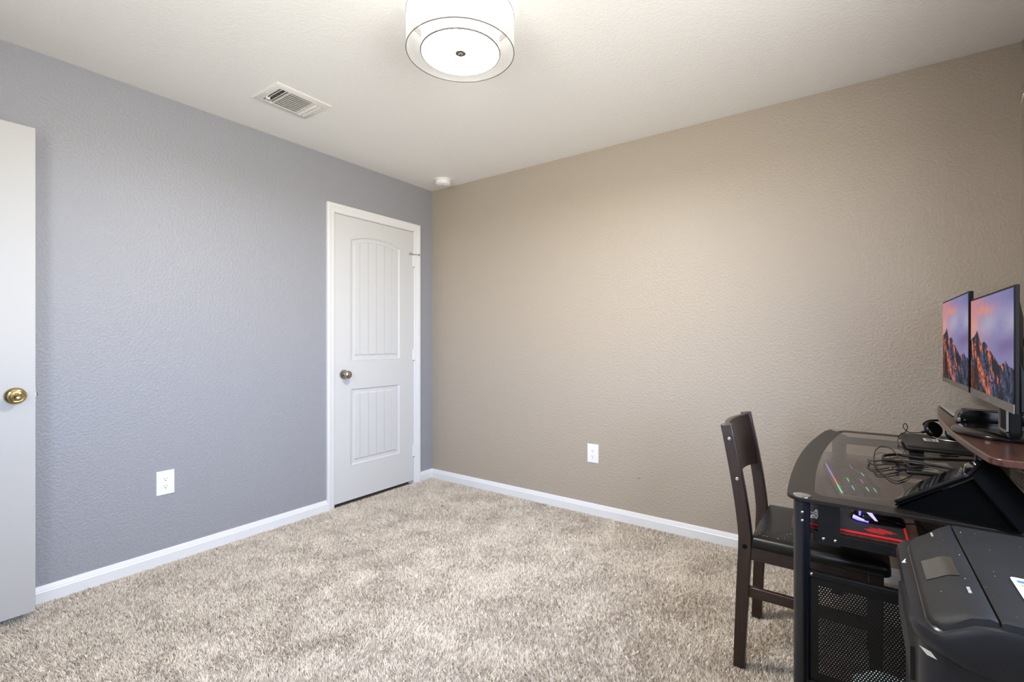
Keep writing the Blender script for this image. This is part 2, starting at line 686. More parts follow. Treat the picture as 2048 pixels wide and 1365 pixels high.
def casing(name, yi0, yi1, zi, place):
    loops = []
    for st in range(4):
        l = []
        for u, t in CPROF:
            yy = yi0 - u if st < 2 else yi1 + u
            zz = -0.012 if st in (0, 3) else zi + u
            l.append(place(yy, zz, t))
        loops.append(l)
    return MB().loft(loops).build(name, M_TRIM)


tr = struct(casing('trim_1', CD[0] - 0.007, CD[1] + 0.007, CD[2] + 0.007, lambda y, z, t: (t, y, z)))
b = MB().box(-T, 0.001, co0, CD[0] - 0.003, -0.012, cot).box(-T, 0.001, CD[1] + 0.003, co1, -0.012, cot).box(-T, 0.001, co0, co1, CD[2] + 0.003, cot)
b.box(-0.052, -0.040, CD[0] - 0.004, CD[0] + 0.012, -0.012, cot).box(-0.052, -0.040, CD[1] - 0.012, CD[1] + 0.004, -0.012, cot).box(-0.052, -0.040, co0, co1, CD[2] - 0.010, cot)
b.build('jamb', M_TRIM, tr)
tr2 = struct(casing('trim_2', DW[0] + 0.01, DW[1] - 0.01, DW[2] - 0.01, lambda y, z, t: (y, RY0 + t, z)))


# closet door, moulded two-panel with an arched upper panel and plank fields
def closet_door():
    y0, y1, zt = CD
    zb, xf, xc = 0.018, -0.003, -0.012
    ya, yb = -0.810, -0.352            # panel sides
    U0, U1, rise = 1.018, 1.893, 0.042     # upper panel
    L0, L1 = 0.262, 0.818              # lower panel
    NA = 16

    def outline(pa, pb, q0, q1, rs, d):
        pts = [(pa + d, q0 + d), (pb - d, q0 + d)]
        for k in range(NA + 1):
            t = k / NA
            yy = (pb - d) + (pa - pb + 2 * d) * t
            s = (yy - (pa + pb) / 2) / ((pb - pa) / 2)
            pts.append((yy, q1 - d + rs * (1 - s * s)))
        return pts

    b = MB().box(-0.038, xc, y0, y1, zb, zt)
    b.box(xc, xf, y0, ya, zb, zt).box(xc, xf, yb, y1, zb, zt)
    b.box(xc, xf, ya, yb, zb, L0).box(xc, xf, ya, yb, L1, U0)
    poly = [(ya, zt), (yb, zt)] + outline(ya, yb, U0, U1, rise, 0)[2:]
    b.prism(poly, xc, xf, 'x')
    door = b.build('door_1', M_DOOR, fix=True)
    struct(door)
    door['label'] = 'closed white two-panel closet door with arched plank panel'
    # sloped sticking round each panel
    for q0, q1, rs in ((U0, U1, rise), (L0, L1, 0.0)):
        o0, o1, o2 = outline(ya, yb, q0, q1, rs, 0), outline(ya, yb, q0, q1, rs, 0.012), outline(ya, yb, q0, q1, rs, 0.020)
        mb = MB().loft([[(xf + 0.0015, y, z) for y, z in o0], [(xf + 0.0022, y, z) for y, z in outline(ya, yb, q0, q1, rs, 0.004)],
                        [(xc + 0.002, y, z) for y, z in o1], [(xc + 0.0005, y, z) for y, z in o2]], caps=False)
        mb.build('panel_moulding', M_DOOR, door)
        # plank boards of the field
        d = 0.036
        fa, fb = ya + d, yb - d
        pitch = 0.0745
        mid = (fa + fb) / 2
        edges = [fa] + [mid + pitch * k for k in (-2, -1, 0, 1, 2)] + [fb]
        for k in range(len(edges) - 1):
            e0, e1 = edges[k], edges[k + 1]
            g0 = 0.0 if k == 0 else 0.0022
            g1 = 0.0 if k == len(edges) - 2 else 0.0022

            def top(yy):
                s = (yy - (ya + yb) / 2) / ((yb - ya) / 2)
                return q1 - d + rs * (1 - s * s)
            N = 5
            pl = [(e0 + g0, q0 + d), (e1 - g1, q0 + d)] + [((e1 - g1) + (e0 + g0 - e1 + g1) * t / N, top((e1 - g1) + (e0 + g0 - e1 + g1) * t / N)) for t in range(N + 1)]
            cx = sum(p[0] for p in pl) / len(pl)
            inner = []
            for yy, zz in pl:
                di = 0.002 if 0 < k < len(edges) - 2 else 0.003
                inner.append((yy + (di if yy < (e0 + e1) / 2 else -di), zz + (0.008 if zz < (q0 + q1) / 2 else -0.008)))
            MB().loft([[(xc, y, z) for y, z in pl], [(xf - 0.0015, y, z) for y, z in inner]]).build('plank', M_DOOR, door)
    # knob
    ky, kz = -0.868, 0.923
    k = MB().lathe([(0.0335, 0.0), (0.0335, 0.004), (0.030, 0.009), (0.014, 0.012), (0.012, 0.028), (0.0135, 0.034)], (xf, ky, kz), 'x').build('knob_rose', M_NICKEL, door)
    MB().lathe([(0.010, 0.030), (0.019, 0.036), (0.0265, 0.044), (0.0285, 0.052), (0.027, 0.060), (0.020, 0.067), (0.010, 0.070), (0.002, 0.0705)], (xf, ky, kz), 'x').build('door_knob', M_NICKEL, k)
    # hinges
    for hz in (1.815, 1.050, 0.262):
        h = MB().lathe([(0.0055, -0.045), (0.0055, 0.045)], (0.004, y1 + 0.002, hz), 'z', 12)
        h.box(-0.003, 0.0005, y1 - 0.010, y1 + 0.001, hz - 0.045, hz + 0.045)
        ho = h.build('hinge', M_TRIM, door)
        MB().lathe([(0.003, -0.052), (0.005, -0.049), (0.005, -0.045)], (0.004, y1 + 0.002, hz), 'z', 10).build('hinge_pin', M_STEEL, ho)
    # hinge-pin door stop on the top hinge
    s = MB().tube([(0.006, y1 - 0.035, 1.869), (0.012, y1 + 0.002, 1.869), (0.026, y1 + 0.040, 1.869)], 0.0032, 8)
    s.lathe([(0.008, 0), (0.008, 0.008)], (0.002, y1 - 0.037, 1.869), 'x', 12)
    s.lathe([(0.007, 0), (0.007, 0.008)], (0.020, y1 + 0.040, 1.869), 'x', 12)
    s.build('hinge_stop', M_STEEL, door)


closet_door()


# open flush door standing along the grey wall
def open_door():
    x0, x1, y0, y1, zb, zt = 0.102, 0.138, -3.222, -2.460, 0.024, 2.056
    d = struct(MB().box(x0, x1, y0, y1, zb, zt).build('door_2', M_FLAT, bevel=0.0012))
    d['label'] = 'open flat white door beside the grey wall'
    ky, kz = y1 - 0.060, 0.934
    for sgn, xs in ((1, x1), (-1, x0)):
        r = MB().lathe([(0.0345, 0.0), (0.0345, 0.002 * sgn), (0.032, 0.007 * sgn), (0.025, 0.011 * sgn), (0.016, 0.014 * sgn), (0.012, 0.026 * sgn)], (xs, ky, kz), 'x', 40).build('knob_rose', M_BRASS, d)
        MB().lathe([(0.011, 0.022 * sgn), (0.016, 0.028 * sgn), (0.0225, 0.036 * sgn), (0.0240, 0.040 * sgn), (0.0235, 0.043 * sgn), (0.0215, 0.0445 * sgn), (0.0195, 0.0435 * sgn), (0.0180, 0.0465 * sgn), (0.0130, 0.0490 * sgn), (0.0115, 0.0478 * sgn), (0.0085, 0.0500 * sgn), (0.0050, 0.0490 * sgn), (0.001, 0.0490 * sgn)], (xs, ky, kz), 'x', 40).build('door_knob', M_BRASS, r)
    MB().prism([((x0 + x1) / 2 - 0.006, y1), ((x0 + x1) / 2 + 0.006, y1), ((x0 + x1) / 2 + 0.006, y1 + 0.004), ((x0 + x1) / 2 - 0.006, y1 + 0.011)], kz - 0.007, kz + 0.007).build('latch_bolt', M_NICKEL, d)
    MB().box((x0 + x1) / 2 - 0.0125, (x0 + x1) / 2 + 0.0125, y1, y1 + 0.0015, kz - 0.028, kz + 0.028).build('latch_plate', M_BRASS, d)
    for hz in (1.85, 1.05, 0.25):
        MB().lathe([(0.0055, -0.045), (0.0055, 0.045)], (x0 - 0.004, y0 - 0.004, hz), 'z', 12).build('hinge', M_BRASS, d)


open_door()


# window (behind the camera's right shoulder) that lights the room
def window(name, u0, u1, z0, z1, place, sill):
    """place(u, d): point at u along the wall, d outwards."""
    f = 0.045
    zm = (z0 + z1) / 2

    def bx(b, a0, a1, d0, d1, q0, q1):
        (xa, ya), (xb, yb) = place(a0, d0), place(a1, d1)
        return b.box(min(xa, xb), max(xa, xb), min(ya, yb), max(ya, yb), q0, q1)
    b = MB()
    bx(b, u0, u0 + f, 0.09, 0.135, z0, z1)
    bx(b, u1 - f, u1, 0.09, 0.135, z0, z1)
    bx(b, u0 + f, u1 - f, 0.09, 0.135, z0, z0 + f)
    bx(b, u0 + f, u1 - f, 0.09, 0.135, z1 - f, z1)
    bx(b, u0 + f, u1 - f, 0.095, 0.13, zm - 0.02, zm + 0.02)
    w = struct(b.build(name, M_TRIM))
    bx(MB(), u0 + f, u1 - f, 0.110, 0.114, z0 + f, zm - 0.02).build('window_pane', M_PANE, w)
    bx(MB(), u0 + f, u1 - f, 0.110, 0.114, zm + 0.02, z1 - f).build('window_pane', M_PANE, w)
    bx(MB(), u0 - 0.02, u1 + 0.02, -0.025, 0.0, z0 - 0.018, z0).build('window_sill', M_TRIM, w, bevel=0.003)


M_PANE = thin_glass('window_glass', (0.97, 0.98, 0.98, 1))
window('window_1', *WIN, lambda u, d: (RX + d, u), None)
window('added_window', *ADDED_WIN, lambda u, d: (u, RY0 - d), None)  # invented second window, put in to brighten the ceiling evenly


# ------------------------------------------------------------------ ceiling fixtures
def lamp():
    cx, cy, zb, zt = 1.706, -1.545, 2.27, 2.408
    t = thing('ceiling_light', 'lit white drum ceiling light with sheer outer shade', 'ceiling light', (cx, cy, H))
    outer = sheer_mat('sheer_organza', (0.93, 0.93, 0.92, 1), 0.62)
    rim = mat('shade_rim', rgb(96, 90, 84), rough=0.5)
    ms = bpy.data.materials
    drum = emit_mat('glowing_drum', (1.0, 0.985, 0.96, 1), LAMP_DRUM)
    diff = emit_mat('glowing_diffuser', (1.0, 0.975, 0.94, 1), LAMP_DIFFUSER)
    s = MB().lathe([(0.206, zb - H), (0.206, zt - H)], (cx, cy, H), 'z', 72, cap=False).build('outer_shade', outer, t)
    for z in (zb, zt):
        MB().tube([(cx + 0.206 * math.cos(k * math.pi / 36), cy + 0.206 * math.sin(k * math.pi / 36), z) for k in range(72)], 0.0017, 8, closed=True).build('shade_ring', rim, s)
    i = MB().lathe([(0.150, zb + 0.001 - H), (0.150, zt - H)], (cx, cy, H), 'z', 72, cap=False).build('inner_shade', drum, t)
    MB().tube([(cx + 0.1505 * math.cos(k * math.pi / 36), cy + 0.1505 * math.sin(k * math.pi / 36), zb - 0.002) for k in range(72)], 0.0030, 8, closed=True).build('shade_ring', rim, i)
    prof = [(0.149, 0.009), (0.12, 0.009), (0.08, 0.010), (0.04, 0.012), (0.012, 0.013)]
    MB().lathe([(r, zb + h - H) for r, h in prof], (cx, cy, H), 'z', 64, cap=False).build('diffuser', diff, t)
    fn = MB().lathe([(0.001, 0.010), (0.0115, 0.008), (0.0115, 0.003), (0.0205, 0.001), (0.0205, -0.001), (0.0080, -0.0016), (0.0075, -0.0030), (0.0060, -0.0042), (0.0010, -0.0044)], (cx, cy, zb - 0.001), 'z', 28).build('finial', mat('bronze_nickel', rgb(92, 86, 80), rough=0.6, spec=0.2), t, angle=12)
    for k in range(3):
        a = k * 2 * math.pi / 3 + 0.45
        MB().tube([(cx + 0.150 * math.cos(a), cy + 0.150 * math.sin(a), zt - 0.004), (cx + 0.206 * math.cos(a), cy + 0.206 * math.sin(a), zt - 0.004)], 0.003, 8).build('shade_strut', M_PLATE, t)
    MB().lathe([(0.065, 0.0), (0.065, -0.014), (0.055, -0.022), (0.010, -0.024), (0.008, zb - H + 0.01)], (cx, cy, H), 'z', 32).build('canopy', M_NICKEL, t)


lamp()


def vent():
    x0, x1, y0, y1 = 0.374, 0.626, -1.687, -1.384
    z = H
    t = thing('ceiling_vent', 'white louvered air register on the ceiling', 'air vent', ((x0 + x1) / 2, (y0 + y1) / 2, H))
    vm = mat('vent_enamel', rgb(232, 230, 225), rough=0.4)
    # face frame: flat flange stepping down to a lip
    w = 0.038
    xi0, xi1, yi0, yi1 = x0 + w, x1 - w, y0 + w, y1 - w
    loops = []
    for (a, zz) in ((0, z), (0, z - 0.003), (0.008, z - 0.008), (w - 0.002, z - 0.010), (w, z - 0.006), (w, z - 0.0005)):
        loops.append([(x0 + a, y0 + a, zz), (x1 - a, y0 + a, zz), (x1 - a, y1 - a, zz), (x0 + a, y1 - a, zz)])
    MB().loft(loops, caps=False).build('flange', vm, t)
    MB().box(xi0, xi1, yi0, yi1, z - 0.0008, z - 0.0003).build('duct_shade_sheet', mat('duct_shadow_grey', rgb(92, 88, 80), rough=0.9), t)  # flat sheet coloured as the shade inside the duct
    ys0, ys1 = yi0 + 0.052, yi1 - 0.046
    MB().box(xi0, xi1, ys0 - 0.004, ys0, z - 0.012, z - 0.002).build('divider', vm, t)
    MB().box(xi0, xi1, ys1, ys1 + 0.004, z - 0.012, z - 0.002).build('divider', vm, t)
    n = 9
    proto = None
    for k in range(n):
        xc = xi0 + (k + 0.5) * (xi1 - xi0) / n
        sl = MB().prism([(xc + 0.0048, z - 0.0132), (xc + 0.0032, z - 0.0142), (xc - 0.0052, z - 0.0030), (xc - 0.0038, z - 0.0020)], ys0, ys1, 'y')
        sl.build('slat', vm, t)
    for yy0, yy1, sg in ((yi0, ys0 - 0.004, 1), (ys1 + 0.004, yi1, -1)):
        for k in range(2):
            yc = yy0 + (k + 0.5) * (yy1 - yy0) / 2
            MB().prism([(yc - 0.012 * sg, z - 0.0145), (yc - 0.010 * sg, z - 0.0155), (yc + 0.006 * sg, z - 0.003), (yc + 0.004 * sg, z - 0.002)], xi0, xi1, 'x').build('end_slat', vm, t)
    for k in range(5):
        xc = xi0 + (k + 0.5) * (xi1 - xi0) / 5
        MB().box(xc - 0.009, xc + 0.009, yi0, ys0 - 0.004, z - 0.0022, z - 0.0012).build('damper_blade', M_GREYP, t)
    for yc in (y0 + 0.018, y1 - 0.018):
        MB().sphere((0.5, yc, z - 0.0095), 0.004, 1, 1, 0.5, 10, 6).build('screw', M_PLATE, t)
    MB().box(xi0 + 0.04, xi0 + 0.052, yi0 - 0.004, yi0 + 0.014, z - 0.020, z - 0.010).build('damper_lever', vm, t)


vent()


def detector():
    c = (0.283, -0.160, H)
    t = thing('smoke_detector', 'round white smoke detector on the ceiling near the corner', 'smoke detector', c)
    MB().lathe([(0.068, 0.0), (0.068, -0.006), (0.062, -0.009)], c, 'z', 40).build('mounting_base', M_PLATE, t)
    MB().lathe([(0.056, -0.008), (0.0565, -0.013), (0.060, -0.015), (0.060, -0.032), (0.056, -0.038), (0.046, -0.042), (0.001, -0.043)], c, 'z', 40).build('cover', M_PLATE, t)
    MB().lathe([(0.009, -0.0425), (0.009, -0.045), (0.001, -0.0455)], (c[0] + 0.02, c[1], c[2]), 'z', 16).build('test_button', M_PLATE, t)


detector()


def outlet(label, place):
    """place(u, w, d): u across, w up, d out of the wall."""
    t = thing('power_outlet', label, 'outlet', place(0, 0, 0), 'wall outlets')
    W, Hh = 0.0405, 0.0625
    L = []
    for ins, d in ((0, 0), (0, 0.003), (0.003, 0.0055)):
        L.append([place(u, w, d) for u, w in ((-W + ins, -Hh + ins), (W - ins, -Hh + ins), (W - ins, Hh - ins), (-W + ins, Hh - ins))])
    MB().loft(L).build('cover_plate', M_PLATE, t)
    for s in (-1, 1):
        pts = []
        for k in range(28):
            a = 2 * math.pi * k / 28
            pts.append((0.0172 * math.cos(a), max(-0.0135, min(0.0135, 0.0172 * math.sin(a))) + s * 0.0195))
        r = MB().loft([[place(u, w, 0.005) for u, w in pts], [place(u, w, 0.0072) for u, w in pts]]).build('receptacle', M_PLATE, t)
        for du, hh in ((-0.0062, 0.0042), (0.0062, 0.0034)):
            MB().loft([[place(u + du, w + s * 0.0195 + 0.003, dd) for u, w in ((-0.0011, -hh), (0.0011, -hh), (0.0011, hh), (-0.0011, hh))] for dd in (0.0068, 0.0074)]).build('slot', M_GREYP, r)
        MB().loft([[place(0.0026 * math.cos(a), s * 0.0195 - 0.0075 + 0.0026 * math.sin(a), dd) for a in [2 * math.pi * k / 12 for k in range(12)]] for dd in (0.0068, 0.0075)]).build('ground_hole', M_DARK, r)
    MB().loft([[place(0.003 * math.cos(a), 0.003 * math.sin(a), dd) for a in [2 * math.pi * k / 12 for k in range(12)]] for dd in (0.005, 0.0066)]).build('screw', M_PLATE, t)


outlet('white outlet plate low on the grey wall', lambda u, w, d: (d, -1.948 + u, 0.417 + w))
outlet('white outlet plate low on the tan wall', lambda u, w, d: (1.512 + u, -d, 0.405 + w))

# small chip in the tan paint
chip = MB()
for du, dw, r in ((0, 0, 0.0045), (0.010, 0.006, 0.0025), (-0.009, 0.007, 0.002), (0.006, -0.006, 0.002)):
    chip.lathe([(r, 0.0), (r * 0.7, -0.0008)], (1.828 + du, 0, 0.290 + dw), 'y', 9)
chip.build('paint_chip', mat('chipped_plaster', rgb(120, 108, 92), rough=0.9), bpy.data.objects['wall_back'])


# ------------------------------------------------------------------ chair
def chair():
    t = thing('dining_chair', 'dark brown wooden dining chair with black seat pushed under desk', 'chair', (2.82, -0.87, 0))
    yn, yf = -1.072, -0.668            # outer faces of the near and far posts
    TH = 0.030

    def cx(z):                         # centre line of a rear post
        if z < 0.45:
            return 2.605 + 0.020 * (max(z, 0) / 0.45) ** 1.2
        s = (z - 0.45) / 0.40
        return 2.625 - 0.062 * s ** 1.35

    def wd(z):
        return 0.038 + 0.006 * max(0, 1 - abs(z - 0.45) / 0.40)

    for ya, yb in ((yn, yn + TH), (yf - TH, yf)):
        prof = []
        zs = [-0.006 + 0.862 * k / 22 for k in range(23)]
        for z in zs:
            prof.append((cx(z) - wd(z) / 2, z))
        for z in reversed(zs):
            prof.append((cx(z) + wd(z) / 2, z + (0.004 if z > 0.84 else 0)))
        MB().prism(prof, ya, yb, 'y').build('rear_post', M_ESP, t, bevel=0.003, angle=50)
    # curved backrest board
    N = 14
    loops = []
    for k in range(N + 1):
        s = k / N
        y = (yn + TH - 0.006) + (yf - yn - 2 * TH + 0.012) * s
        bow = -0.030 * (1 - (2 * s - 1) ** 2)
        l = []
        for z in (0.645, 0.70, 0.75, 0.80, 0.852):
            l.append((cx(z) + 0.004 + bow - 0.009, y, z - (0.012 * (1 - (2 * s - 1) ** 2) * -1 if z < 0.65 else 0)))
        for z in (0.852, 0.80, 0.75, 0.70, 0.645):
            l.append((cx(z) + 0.004 + bow + 0.009, y, z + (0.012 * (1 - (2 * s - 1) ** 2) if z < 0.65 else 0)))
        loops.append(l)
    MB().loft(loops).build('backrest', M_ESP, t, bevel=0.003, angle=50)
    # bolts on the near post
    bolt = None
    for z in (0.808, 0.668, 0.432):
        if z == 0.432:
            MB().lathe([(0.009, 0.0), (0.0085, -0.0015), (0.006, -0.002), (0.0055, -0.0008), (0.001, -0.0008)], (cx(z), yn, z), 'y', 16).build('bolt_cover', M_BLACKP, t)
        else:
            MB().lathe([(0.0065, 0.0), (0.006, -0.002), (0.0035, -0.0026), (0.003, -0.001), (0.001, -0.001)], (cx(z) + 0.002, yn, z), 'y', 14).build('bolt', M_STEEL, t)
    # seat frame
    MB().box(2.640, 3.010, yn + 0.004, yn + 0.026, 0.388, 0.440).build('side_apron', M_ESPX, t, bevel=0.002)
    MB().box(2.640, 3.010, yf - 0.026, yf - 0.004, 0.388, 0.440).build('side_apron', M_ESPX, t, bevel=0.002)
    MB().box(2.632, 2.654, yn + 0.026, yf - 0.026, 0.380, 0.440).build('rear_apron', M_ESP, t, bevel=0.002)
    MB().box(2.992, 3.014, yn + 0.026, yf - 0.026, 0.380, 0.440).build('front_apron', M_ESP, t, bevel=0.002)
    # cushion
    base = rrect(2.628, 3.032, yn - 0.012, yf + 0.012, 0.022, 5)
    ccx, ccy = 2.83, (yn + yf) / 2
    loops = []
    for z, k in ((0.437, 0.985), (0.441, 1.0), (0.458, 1.0), (0.468, 0.985), (0.474, 0.95), (0.478, 0.85), (0.481, 0.6), (0.482, 0.2)):
        loops.append([(ccx + (x - ccx) * k, ccy + (y - ccy) * k, z) for x, y in base])
    # keep the cushion clear of the rear posts
    loops = [[(max(x, 2.650) if (y < yn + TH + 0.004 or y > yf - TH - 0.004) else x, y, z) for x, y, z in l] for l in loops]
    MB().loft(loops).build('seat_cushion', M_LEATHER, t, angle=60)
    # front legs
    for ya, yb in ((yn, yn + 0.036), (yf - 0.036, yf)):
        MB().loft([[(2.980, ya + 0.004, -0.006), (3.010, ya + 0.004, -0.006), (3.010, yb - 0.004, -0.006), (2.980, yb - 0.004, -0.006)],
                   [(2.974, ya, 0.438), (3.014, ya, 0.438), (3.014, yb, 0.438), (2.974, yb, 0.438)]]).build('front_leg', M_ESP, t, bevel=0.003)
    for ya in (yn + 0.006, yf - 0.024):
        MB().box(2.630, 2.985, ya, ya + 0.018, 0.254, 0.290).build('side_stretcher', M_ESPX, t, bevel=0.002)
    MB().box(2.800, 2.822, yn + 0.024, yf - 0.024, 0.256, 0.286).build('cross_stretcher', M_ESP, t, bevel=0.002)
    # crumbs on the seat
    cb = MB()
    rr = random.Random(4)
    for k in range(26):
        cb.sphere((rr.uniform(2.66, 2.80), rr.uniform(-1.07, -0.98), 0.4815 if k % 3 else 0.4805), rr.uniform(0.0008, 0.0019), 1, 1, 0.5, 6, 4)
    o = cb.build('crumbs', mat('pale_crumbs', rgb(220, 214, 200), rough=0.9))
    tag(o, 'scattered pale crumbs on the black chair seat', 'crumbs', kind='stuff')


chair()


# ------------------------------------------------------------------ desk
GZ0, GZ1 = 0.737, 0.745
GY0, GY1, GXB = -1.455, -0.225, 3.425


def front_x(y):
    s = y + 1.02
    return 2.777 + (0.062 * (s / 0.795) ** 2 if s > 0 else 0.016 * (s / 0.435) ** 2)


def top_outline(d_front, d_near, d_far, d_back, r):
    """Plan of the desk top: bowed front edge and rounded front corners."""
    ya, yb, xb = GY0 + d_near, GY1 - d_far, GXB - d_back
    pts = [(xb, ya), (xb, yb)]
    rf = r * 0.8
    xf = front_x(yb) + d_front
    for k in range(7):
        a = math.radians(90 + 90 * k / 6)
        pts.append((xf + rf + rf * math.cos(a), yb - rf + rf * math.sin(a)))
    N = 30
    for k in range(1, N):
        y = yb - rf + (ya + r - yb + rf) * k / N
        pts.append((front_x(y) + d_front, y))
    xf = front_x(ya + r) + d_front
    for k in range(7):
        a = math.radians(180 + 90 * k / 6)
        pts.append((xf + r + r * math.cos(a), ya + r + r * math.sin(a)))
    return pts


def perforated_panel(x0, x1, z0, z1, yc, px0, px1, pz0, pz1, pitch=0.0064, hole=0.00145, th=0.0012):
    """Sheet steel with staggered round holes punched through."""
    b = MB()
    y_f, y_b = yc - th / 2, yc + th / 2
    b.box(x0, px0, y_f, y_b, z0, z1).box(px1, x1, y_f, y_b, z0, z1)
    b.box(px0, px1, y_f, y_b, z0, pz0).box(px0, px1, y_f, y_b, pz1, z1)
    row = pitch * 0.866
    nr = int((pz1 - pz0) / row)
    nc = int((px1 - px0) / pitch)
    row = (pz1 - pz0) / nr
    pit = (px1 - px0) / nc
    V, F = [], []
    for r in range(nr):
        off = 0.5 * pit if r % 2 else 0.0
        cells = [(px0 + off + k * pit, px0 + off + (k + 1) * pit) for k in range(nc if not off else nc - 1)]
        zl, zh = pz0 + r * row, pz0 + (r + 1) * row
        if off:
            b.box(px0, px0 + off, y_f, y_b, zl, zh).box(px1 - off, px1, y_f, y_b, zl, zh)
        for a0, a1 in cells:
            cx, cz = (a0 + a1) / 2, (zl + zh) / 2
            o = len(V)
            hx, hz = (a1 - a0) / 2, (zh - zl) / 2
            sq = [(-hx, -hz), (0, -hz), (hx, -hz), (hx, 0), (hx, hz), (0, hz), (-hx, hz), (-hx, 0)]
            for sx, sz in sq:
                V.append((cx + sx, y_f, cz + sz))
            for sx, sz in sq:
                q = math.hypot(sx, sz)
                V.append((cx + sx / q * hole, y_f, cz + sz / q * hole))
            for k in range(8):
                j = (k + 1) % 8
                F.append((o + k, o + j, o + 8 + j, o + 8 + k))
    b.add(V, F)
    return b


def desk():
    t = thing('computer_desk', 'black metal and tinted glass computer desk with raised cherry shelf', 'desk', (3.10, -0.84, 0))
    glass = thin_glass('smoked_glass', (0.80, 0.78, 0.76, 1), 1.5)
    pl = top_outline(0, 0, 0, 0, 0.042)
    g = MB().loft([[(x, y, GZ0) for x, y in pl], [(x, y, GZ1) for x, y in pl]]).build('glass_top', glass, t)
    # painted black border on the underside
    inn = top_outline(0.064, 0.052, 0.050, 0.05, 0.030)
    paint = mat('black_border_paint', rgb(25, 20, 16), rough=0.36, spec=0.32)
    out2 = top_outline(0.0008, 0.0008, 0.0008, 0.0008, 0.042)
    out3 = top_outline(-0.0004, -0.0004, -0.0004, -0.0004, 0.042)
    n = len(inn)
    zt = GZ1 + 0.0005
    V = [(x, y, zt) for x, y in out2] + [(x, y, zt) for x, y in inn] + [(x, y, GZ1 + 0.0001) for x, y in inn]
    V += [(x, y, zt - 0.0012) for x, y in out3] + [(x, y, GZ0 - 0.0006) for x, y in out3] + [(x, y, GZ0 - 0.0008) for x, y in out2]
    F = []
    for k in range(n):
        j = (k + 1) % n
        F += [(k, j, n + j, n + k), (n + k, n + j, 2 * n + j, 2 * n + k), (k, j, 3 * n + j, 3 * n + k), (3 * n + k, 3 * n + j, 4 * n + j, 4 * n + k), (4 * n + k, 4 * n + j, 5 * n + j, 5 * n + k)]
    MB().add(V, F).build('black_border', paint, g)
    # legs with chrome caps
    legs = [(2.826, -1.432), (2.874, -0.257), (3.385, -1.432), (3.385, -0.257)]
    for lx, ly in legs:
        l = MB().lathe([(0.0195, 0.012), (0.0195, GZ0 - 0.004)], (lx, ly, 0), 'z', 28).build('leg', M_LEG, t)
        MB().lathe([(0.022, -0.004), (0.022, 0.010), (0.016, 0.014)], (lx, ly, 0), 'z', 24).build('foot', M_BLACKP, l)
        MB().lathe([(0.021, GZ1 + 0.0005), (0.021, GZ1 + 0.0025), (0.018, GZ1 + 0.0035), (0.0005, GZ1 + 0.0037)], (lx, ly, 0), 'z', 28).build('chrome_cap', M_STEEL, l)
        for dz in (0.030, 0.052):
            MB().sphere((lx + 0.002, ly - 0.0195, GZ0 - dz), 0.0036, 1, 0.6, 1, 10, 6).build('bolt', M_STEEL, l)
    # side panels of punched steel with a folded top rail
    px0, px1, pz0, pz1 = 2.862, 3.30, 0.285, 0.516
    x0, x1 = 2.842, 3.368
    for yc, sg in ((-1.432, -1), (-0.257, -1)):
        p = perforated_panel(x0, x1, 0.262, 0.536, yc, px0 + (0.048 if yc > -1 else 0), px1, pz0, pz1).build('side_panel', M_BLACKM, t, fix=False)
        MB().box(x0, x1, yc - 0.008, yc + 0.012, 0.536, 0.551).build('panel_rail', M_BLACKM, p, bevel=0.0015)
        MB().box(x0, x1, yc - 0.008, yc + 0.012, 0.252, 0.262).build('panel_rail', M_BLACKM, p, bevel=0.0015)
        MB().sphere((x0 + 0.006, yc - 0.009, 0.545), 0.004, 1, 0.7, 1, 10, 6).build('bolt', M_STEEL, p)
    # rails under the top
    MB().box(2.885, 3.375, -0.266, -0.248, 0.690, 0.722).build('top_rail', M_BLACKM, t, bevel=0.0015)
    MB().box(3.372, 3.396, -1.42, -0.27, 0.690, 0.722).build('rear_rail', M_BLACKM, t, bevel=0.0015)
    MB().box(3.376, 3.392, -1.42, -0.27, 0.30, 0.34).build('rear_rail', M_BLACKM, t, bevel=0.0015)
    # keyboard tray
    ty0, ty1 = -1.392, -0.300
    pts = [(3.078, ty0), (3.078, ty1)]
    N = 90
    for k in range(N + 1):
        s = k / N
        y = ty1 + (ty0 - ty1) * s
        bow = 2.788 + 0.012 * ((y + 0.90) / 0.55) ** 2
        e0 = min(s, 1 - s) * (ty1 - ty0)
        rr = 0.016 if y < -1 else 0.055
        if e0 < rr:
            bow += rr - math.sqrt(max(0, rr * rr - (rr - e0) ** 2))
            bow = min(bow, 3.0)
        pts.append((bow, y))
    MB().prism(pts, 0.636, 0.653).build('keyboard_tray', M_CHERRY, t, bevel=0.002)
    slot_w = mat('white_label', rgb(225, 225, 222), rough=0.5)
    for yc, so in ((ty0 - 0.009, -1), (ty1 + 0.009, 1)):
        r = MB().box(2.850, 3.085, yc - 0.006, yc + 0.006, 0.622, 0.648).build('tray_rail', M_BLACKM, t, bevel=0.001)
        for xa in (2.861, 3.128):
            br = MB().box(xa, xa + 0.049, yc + so * 0.006 - 0.0015, yc + so * 0.006 + 0.0015, 0.618, GZ0 - 0.002).build('tray_bracket', M_BLACKM, t)
            for dx in (0.012, 0.038):
                MB().sphere((xa + dx, yc + so * 0.008, 0.633), 0.0042, 1, 0.5, 1, 10, 6).build('bolt', M_STEEL, br)
        for xq in (2.868, 2.876):
            MB().lathe([(0.0028, 0), (0.0024, -0.0006)], (xq - 0.012, yc - 0.006, 0.636), 'y', 10).build('rail_hole', M_DARK, r)
        MB().lathe([(0.003, 0), (0.0026, -0.0006)], (3.018, yc - 0.006, 0.634), 'y', 10).build('rail_hole', M_DARK, r)
        MB().box(3.026, 3.036, yc - 0.0068, yc - 0.006, 0.632, 0.637).build('rail_label', slot_w, r)
